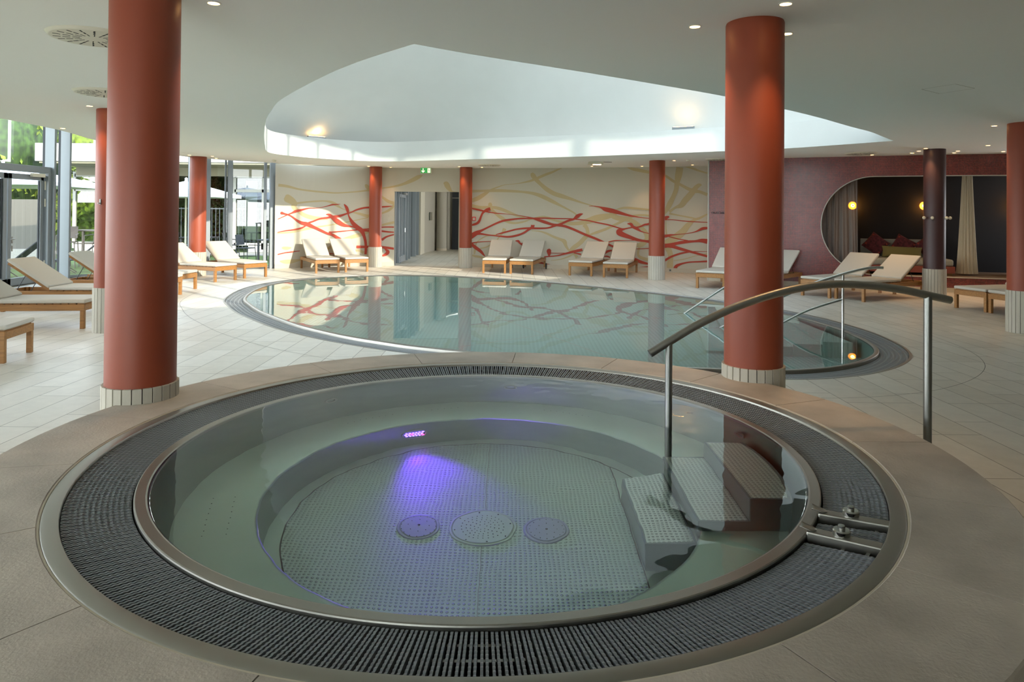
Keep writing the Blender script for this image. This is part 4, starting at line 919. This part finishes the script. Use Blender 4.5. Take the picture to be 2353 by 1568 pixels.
def put_cushion(name, parent, loc, w_, h_, t_, m, rz, ry, lean, label, band=False, group=None):
    o = obj(name, cushion(name, w_, h_, t_, m), m, None, smooth=True, ang=80, label=label, cat='pillow', group=group)
    Mx = Matrix.Rotation(rz,4,'Z')@Matrix.Rotation(lean,4,'X')@Matrix.Rotation(ry,4,'Y')
    q = Matrix.Translation(parent.location)@Matrix.Rotation(parent.rotation_euler.z,4,'Z')@Matrix.Translation(loc)@Matrix.Rotation(lean,4,'X')@Matrix.Rotation(ry,4,'Y')
    o.matrix_world = q
    if band:
        b = MB()
        for s_ in (-1,1):
            b.box((0,-t_*.36,s_*h_*.3),(w_*.86,.012,.035)).box((s_*w_*.40,-t_*.2,0),(.03,.012,h_*.7))
        obj('woven_band', b, M['carpetr'], o)
    return o
PG = 'burgundy patterned cushions on the daybeds'
put_cushion('cushion', b1, (.42,.80,.655), .46,.46,.16, M['carpetp'], 0, R_(40), R_(-18), 'burgundy cushion on its corner at the left end of the daybed', True, PG)
put_cushion('cushion', b1, (1.02,.84,.62), .46,.46,.16, M['carpetp'], 0, R_(32), R_(-18), 'burgundy cushion in the middle of the daybed behind the yellow bolster', True, PG)
put_cushion('cushion', b1, (1.55,.82,.62), .46,.46,.16, M['carpetp'], 0, R_(52), R_(-18), 'burgundy cushion beside the plum column on the daybed', True, PG)
put_cushion('bolster_cushion', b1, (.92,.50,.49), .86,.27,.16, M['mustard'], 0, R_(2), R_(-14), 'long olive yellow bolster lying in front of the burgundy cushions')
put_cushion('cushion', b2, (.5,.80,.62), .46,.46,.16, M['carpetp'], 0, R_(40), R_(-18), 'burgundy cushion on the right daybed beside the right edge column', True, PG)
for x, lb in ((8.42,'round amber wall lamp shining through the edge of the grey curtain'),(10.0,'round amber wall lamp left of the plum column'),(12.15,'round amber wall lamp hidden behind the right edge column')):
    px, py = on(TILEP,TILES,sT(x)-.55,-dn+.02); 
    o = empty('wall_lamp', (px,py,1.93), math.atan2(-.30,1), label=lb, cat='wall lamp', group='round amber wall lamps')
    d = MB(); n = 40
    def disc(r0, y0, r1, y1): d.add([(r0*cos(2*pi*k/n),y0,r0*sin(2*pi*k/n)) for k in range(n)]+[(r1*cos(2*pi*k/n),y1,r1*sin(2*pi*k/n)) for k in range(n)], [(k,(k+1)%n,n+(k+1)%n,n+k) for k in range(n)])
    disc(.10,-.02,.095,-.045); disc(.095,-.045,.045,-.06); obj('glass_ring', d, M['sconce'], o, smooth=True)
    d = MB(); disc(.045,-.055,.04,-.075); disc(.04,-.075,.001,-.08); obj('centre_glass', d, M['lamp'], o, smooth=True)
    d = MB(); disc(.05,-.05,.05,-.062); disc(.018,-.08,.014,-.095); disc(.014,-.095,.001,-.095); obj('brass_ring', d, M['bark'], o, smooth=True)
    light('POINT', 'lamp', (0,-.14,0), 2.2, (1,.42,.08), o, .05)

# ================================================================== outside
obj('ground_lawn', MB().add([(-60,-20,-.06),(-10.8,-20,-.06),(-10.8,17,-.06),(-8.9,19.75,-.06),(-6.9,20.8,-.06),(-3.9,22,-.06),(-3.9,60,-.06),(-60,60,-.06)], [tuple(range(8))]), M['grass'], kind='structure')
obj('gravel_strip', MB().box((-14,27.9,-.05),(22,1.6,.05)), M['gravel'], kind='structure')
bd = empty('garden_building', (-12,30,0), label='white flat roofed building with glazed front across the garden', cat='building')
W('roof_fascia', MB().box((-11.2,31,3.86),(14.2,8,.68)), M['white'], bd)
W('soffit', MB().box((-11.2,31,3.48),(14.0,7.8,.08)), M['soff'], bd)
W('roof_parapet', MB().box((-12.5,32,4.75),(9.5,6,1.1)), M['strip'], bd)
W('facade_beam', MB().box((-11.2,29.5,3.3),(14,.2,.4)), M['soff'], bd)
W('base_wall', MB().box((-16.8,29.6,.0),(2.9,.3,.5)).box((-8.2,29.6,.0),(5.6,.3,.5)).box((-6.2,31,1.7),(.3,3,3.2)), M['white'], bd)
for x0, x1 in ((-18.3,-15.3),(-11.6,-9.7),(-9.7,-5)):
    f = MB()
    for x in (x0,(x0+x1)/2 if x1-x0 > 2.5 else x1-.7,x1): f.box((x,29.5,1.65),(.12,.1,3.2))
    f.box(((x0+x1)/2,29.5,.27),(x1-x0,.1,.1)).box(((x0+x1)/2,29.5,2.5),(x1-x0,.1,.12)).box(((x0+x1)/2,29.5,3.1),(x1-x0,.1,.12))
    w_ = W('window_frame', f, M['white'], bd); 
    g_ = obj('window_pane', MB().add([(x0,29.52,.2),(x1,29.52,.2),(x1,29.52,3.1),(x0,29.52,3.1)], [(0,1,2,3)]), M['glass2'], w_)
W('mirrored_green_backing', MB().box((-11.5,34.5,1.7),(14,.2,3.3)), M['leafd'], bd)  # dark green colour stands in for greenery mirrored in the panes
W('blind', MB().box((-11.0,29.75,1.7),(.5,.02,2.5)).box((-10.1,29.8,1.5),(.4,.02,2.2)).box((-17.2,29.8,1.6),(.7,.02,2.4)).box((-16.0,29.8,1.6),(.4,.02,2.2)).box((-8.5,29.8,1.4),(.7,.02,1.8)), M['white'], bd)
def crown(c, r, n, size, m, parent, name='foliage'):
    mb = MB()
    for k in range(n):
        d = Vector((random.gauss(0,1),random.gauss(0,1),random.gauss(0,1))).normalized(); q = random.random()**.35*(.85+.25*sin(7*d.x+3*c[0])*sin(6*d.z+c[1]))
        p = Vector((c[0]+r[0]*d.x*q, c[1]+r[1]*d.y*q, c[2]+r[2]*d.z*q))
        if p.z < 0: p.z = random.random()*.3
        a = Vector((random.gauss(0,1),random.gauss(0,1),random.gauss(0,1))).normalized(); b = a.cross(d+Vector((.1,.2,.3))).normalized(); s_ = size*(.6+.8*random.random())
        mb.add([p-a*s_, p+b*s_*.5, p+a*s_, p-b*s_*.5], [(0,1,2,3)])
    return obj(name, mb, m, parent)
def tree(x, y, zc, r, n, size, label, m='leaf', trunk=True):
    o = empty('tree', (x,y,0), label=label, cat='tree'); crown((0,0,zc), r, n, size, M[m], o)
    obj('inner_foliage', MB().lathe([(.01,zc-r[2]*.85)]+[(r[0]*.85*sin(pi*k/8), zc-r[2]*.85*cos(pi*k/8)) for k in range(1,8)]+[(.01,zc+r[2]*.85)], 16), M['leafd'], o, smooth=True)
    obj('trunk', MB().cyl((0,0,0), .16, -.06, zc, 10, .1), M['bark'], o); return o
tree(-23,29,4.2,(5,3,4.4),14000,.15,'large sunlit leafy tree beyond the garden door at the far left')
tree(-36,33,6,(6,2.8,6.5),8000,.22,'tall green tree farther back at the far left')
tree(-21,46,6,(6,3,5.5),7000,.2,'broad green tree rising behind the white building')
hd = empty('hedge', (-13.2,33,0), label='dark green hedge seen under the roof of the garden building', cat='hedge', kind='thing')
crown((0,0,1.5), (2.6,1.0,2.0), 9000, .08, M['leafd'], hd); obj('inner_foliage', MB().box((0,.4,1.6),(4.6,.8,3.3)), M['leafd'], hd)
fe = empty('metal_fence', (-13,31.2,0), label='thin vertical metal railing in front of the dark hedge', cat='fence')
fm = MB()
for k in range(22): fm.box((-14.8+k*.17,31.2,.9),(.02,.02,1.8))
W('pickets', fm, M['frame'], fe); W('rails', MB().box((-13,31.2,1.75),(3.7,.03,.04)).box((-13,31.2,.15),(3.7,.03,.04)), M['frame'], fe)
gw = empty('garden_wall', (-19,24.5,0), label='low white garden wall beyond the lawn at the far left', cat='wall', kind='thing')
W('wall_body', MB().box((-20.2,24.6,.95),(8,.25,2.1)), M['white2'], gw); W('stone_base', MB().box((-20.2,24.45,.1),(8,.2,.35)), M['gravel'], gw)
bh_ = empty('boundary_hedge', (-32,30,0), label='tall green boundary hedge behind the trees at the far left', cat='hedge', kind='thing')
W('inner_foliage', MB().box((-34,40,3.5),(32,1.5,7.2)), M['leaf'], bh_); crown((-2,9.2,3.4), (16,.6,4.2), 9000, .2, M['leaf'], bh_)
def umbrella(x, y, hw, z0, z1, label, a=0):
    o = empty('parasol', (x,y,-.06), a, label=label, cat='parasol'); zz = z0+.06; zt = z1+.06
    c = MB(); k = [(-hw,-hw),(hw,-hw),(hw,hw),(-hw,hw)]
    c.add([(0,0,zt)]+[(p,q,zz) for p,q in k]+[(p,q,zz-.1) for p,q in k], [(0,1,2),(0,2,3),(0,3,4),(0,4,1),(1,5,6,2),(2,6,7,3),(3,7,8,4),(4,8,5,1)])
    obj('canopy', c, M['canvas'], o, solid=.01); obj('pole', MB().cyl((0,0,0), .03, 0, zt, 12), M['offwhite'], o)
    obj('finial', MB().lathe([(0,zt-.02),(.05,zt),(.04,zt+.05),(.05,zt+.09),(0,zt+.13)], 16), M['canvas'], o, smooth=True)
    rb = MB()
    for p, q in k: rb.tube([(0,0,zt-.06),(p,q,zz)], .012, 5)
    obj('ribs', rb, M['offwhite'], o); obj('base', MB().cyl((0,0,0), .3, 0, .07, 24), M['gravel'], o)
umbrella(-14.6,20.2,2.1,2.4,2.95,'large white parasol outside the garden door at the far left', R_(8))
umbrella(-11.1,24,1.42,2.2,2.66,'white parasol on a pole seen between the two left columns', R_(5))
def bar_chair(x, y, a, label, sh=.76, bh=1.1, m='metalf'):
    o = empty('garden_chair', (x,y,-.06), a, label=label, cat='chair'); 
    for p, q in ((-.22,-.22),(.22,-.22),(-.22,.22),(.22,.22)): obj('leg', MB().tube([(p*1.15,q*1.15,0),(p,q,sh)], .013, 6), M[m], o)
    obj('seat', MB().box((0,0,sh),(.46,.44,.03)), M[m], o, bevel=.006); obj('backrest', MB().box((0,.24,sh+.28),(.44,.02,.36), M_=Matrix.Rotation(R_(-10),3,'X')), M[m], o, bevel=.006)
    am = MB()
    for p in (-.24,.24): am.tube([(p,-.2,sh),(p,-.2,sh+.2),(p,.22,sh+.24)], .012, 6)
    obj('armrests', am, M[m], o)
    fr = MB().tube([(-.24,-.24,sh*.35),(.24,-.24,sh*.35),(.24,.24,sh*.35),(-.24,.24,sh*.35),(-.24,-.24,sh*.35)], .01, 6); obj('footrest', fr, M[m], o); return o
bar_chair(-13.1,20.8,R_(20),'high brown metal garden chair left of the bar table'); bar_chair(-12.2,20.7,R_(-30),'high brown metal garden chair right of the bar table')
def table(x, y, h, wx, wy, label, m):
    o = empty('garden_table', (x,y,-.06), label=label, cat='table'); obj('table_top', MB().box((0,0,h),(wx,wy,.04)), M[m], o, bevel=.006)
    for p in (-1,1):
        for q in (-1,1): obj('leg', MB().box((p*(wx/2-.06),q*(wy/2-.06),h/2),(.06,.06,h)), M[m], o)
table(-12.5,21.7,1.08,1.9,.8,'high brown bar table on the lawn outside the glass','metalf')
bar_chair(-9.2,24.4,R_(75),'dark woven garden chair outside the end of the glass wall',.44,.8,'dark')
table(-8.3,24.6,.72,.9,.9,'dark garden table outside the end of the glass wall','dark')
bar_chair(-12.7,26.2,R_(-80),'dark woven garden chair near the parasol pole',.44,.8,'dark'); bar_chair(-10.5,26.4,R_(100),'dark woven garden chair right of the glass wall column, by the hedge',.44,.8,'dark')
table(-11.7,26.4,.72,1.1,.9,'dark garden table by the parasol pole','dark')
def deck(x, y, a, label):
    o = empty('garden_lounge_chair', (x,y,-.06), a, label=label, cat='lounge chair')
    R = Matrix.Rotation(R_(-42),3,'Y')
    obj('seat', MB().box((0,0,.36),(1.1,.6,.03)), M['dark'], o, bevel=.006); obj('backrest', MB().box(Vector((.5,0,.36))+R@Vector((.4,0,0)),(.85,.6,.03),M_=R), M['dark'], o, bevel=.006)
    for p in (-.27,.27):
        obj('leg', MB().tube([(-.5,p,0),(.1,p,.36)], .014, 6), M['metalf'], o); obj('leg', MB().tube([(.5,p,0),(0,p,.36)], .014, 6), M['metalf'], o)
deck(-13.0,17.6,R_(15),'dark sling lounge chair on the lawn behind the garden door'); deck(-12.3,19.0,R_(30),'dark sling lounge chair on the lawn right of the garden door')
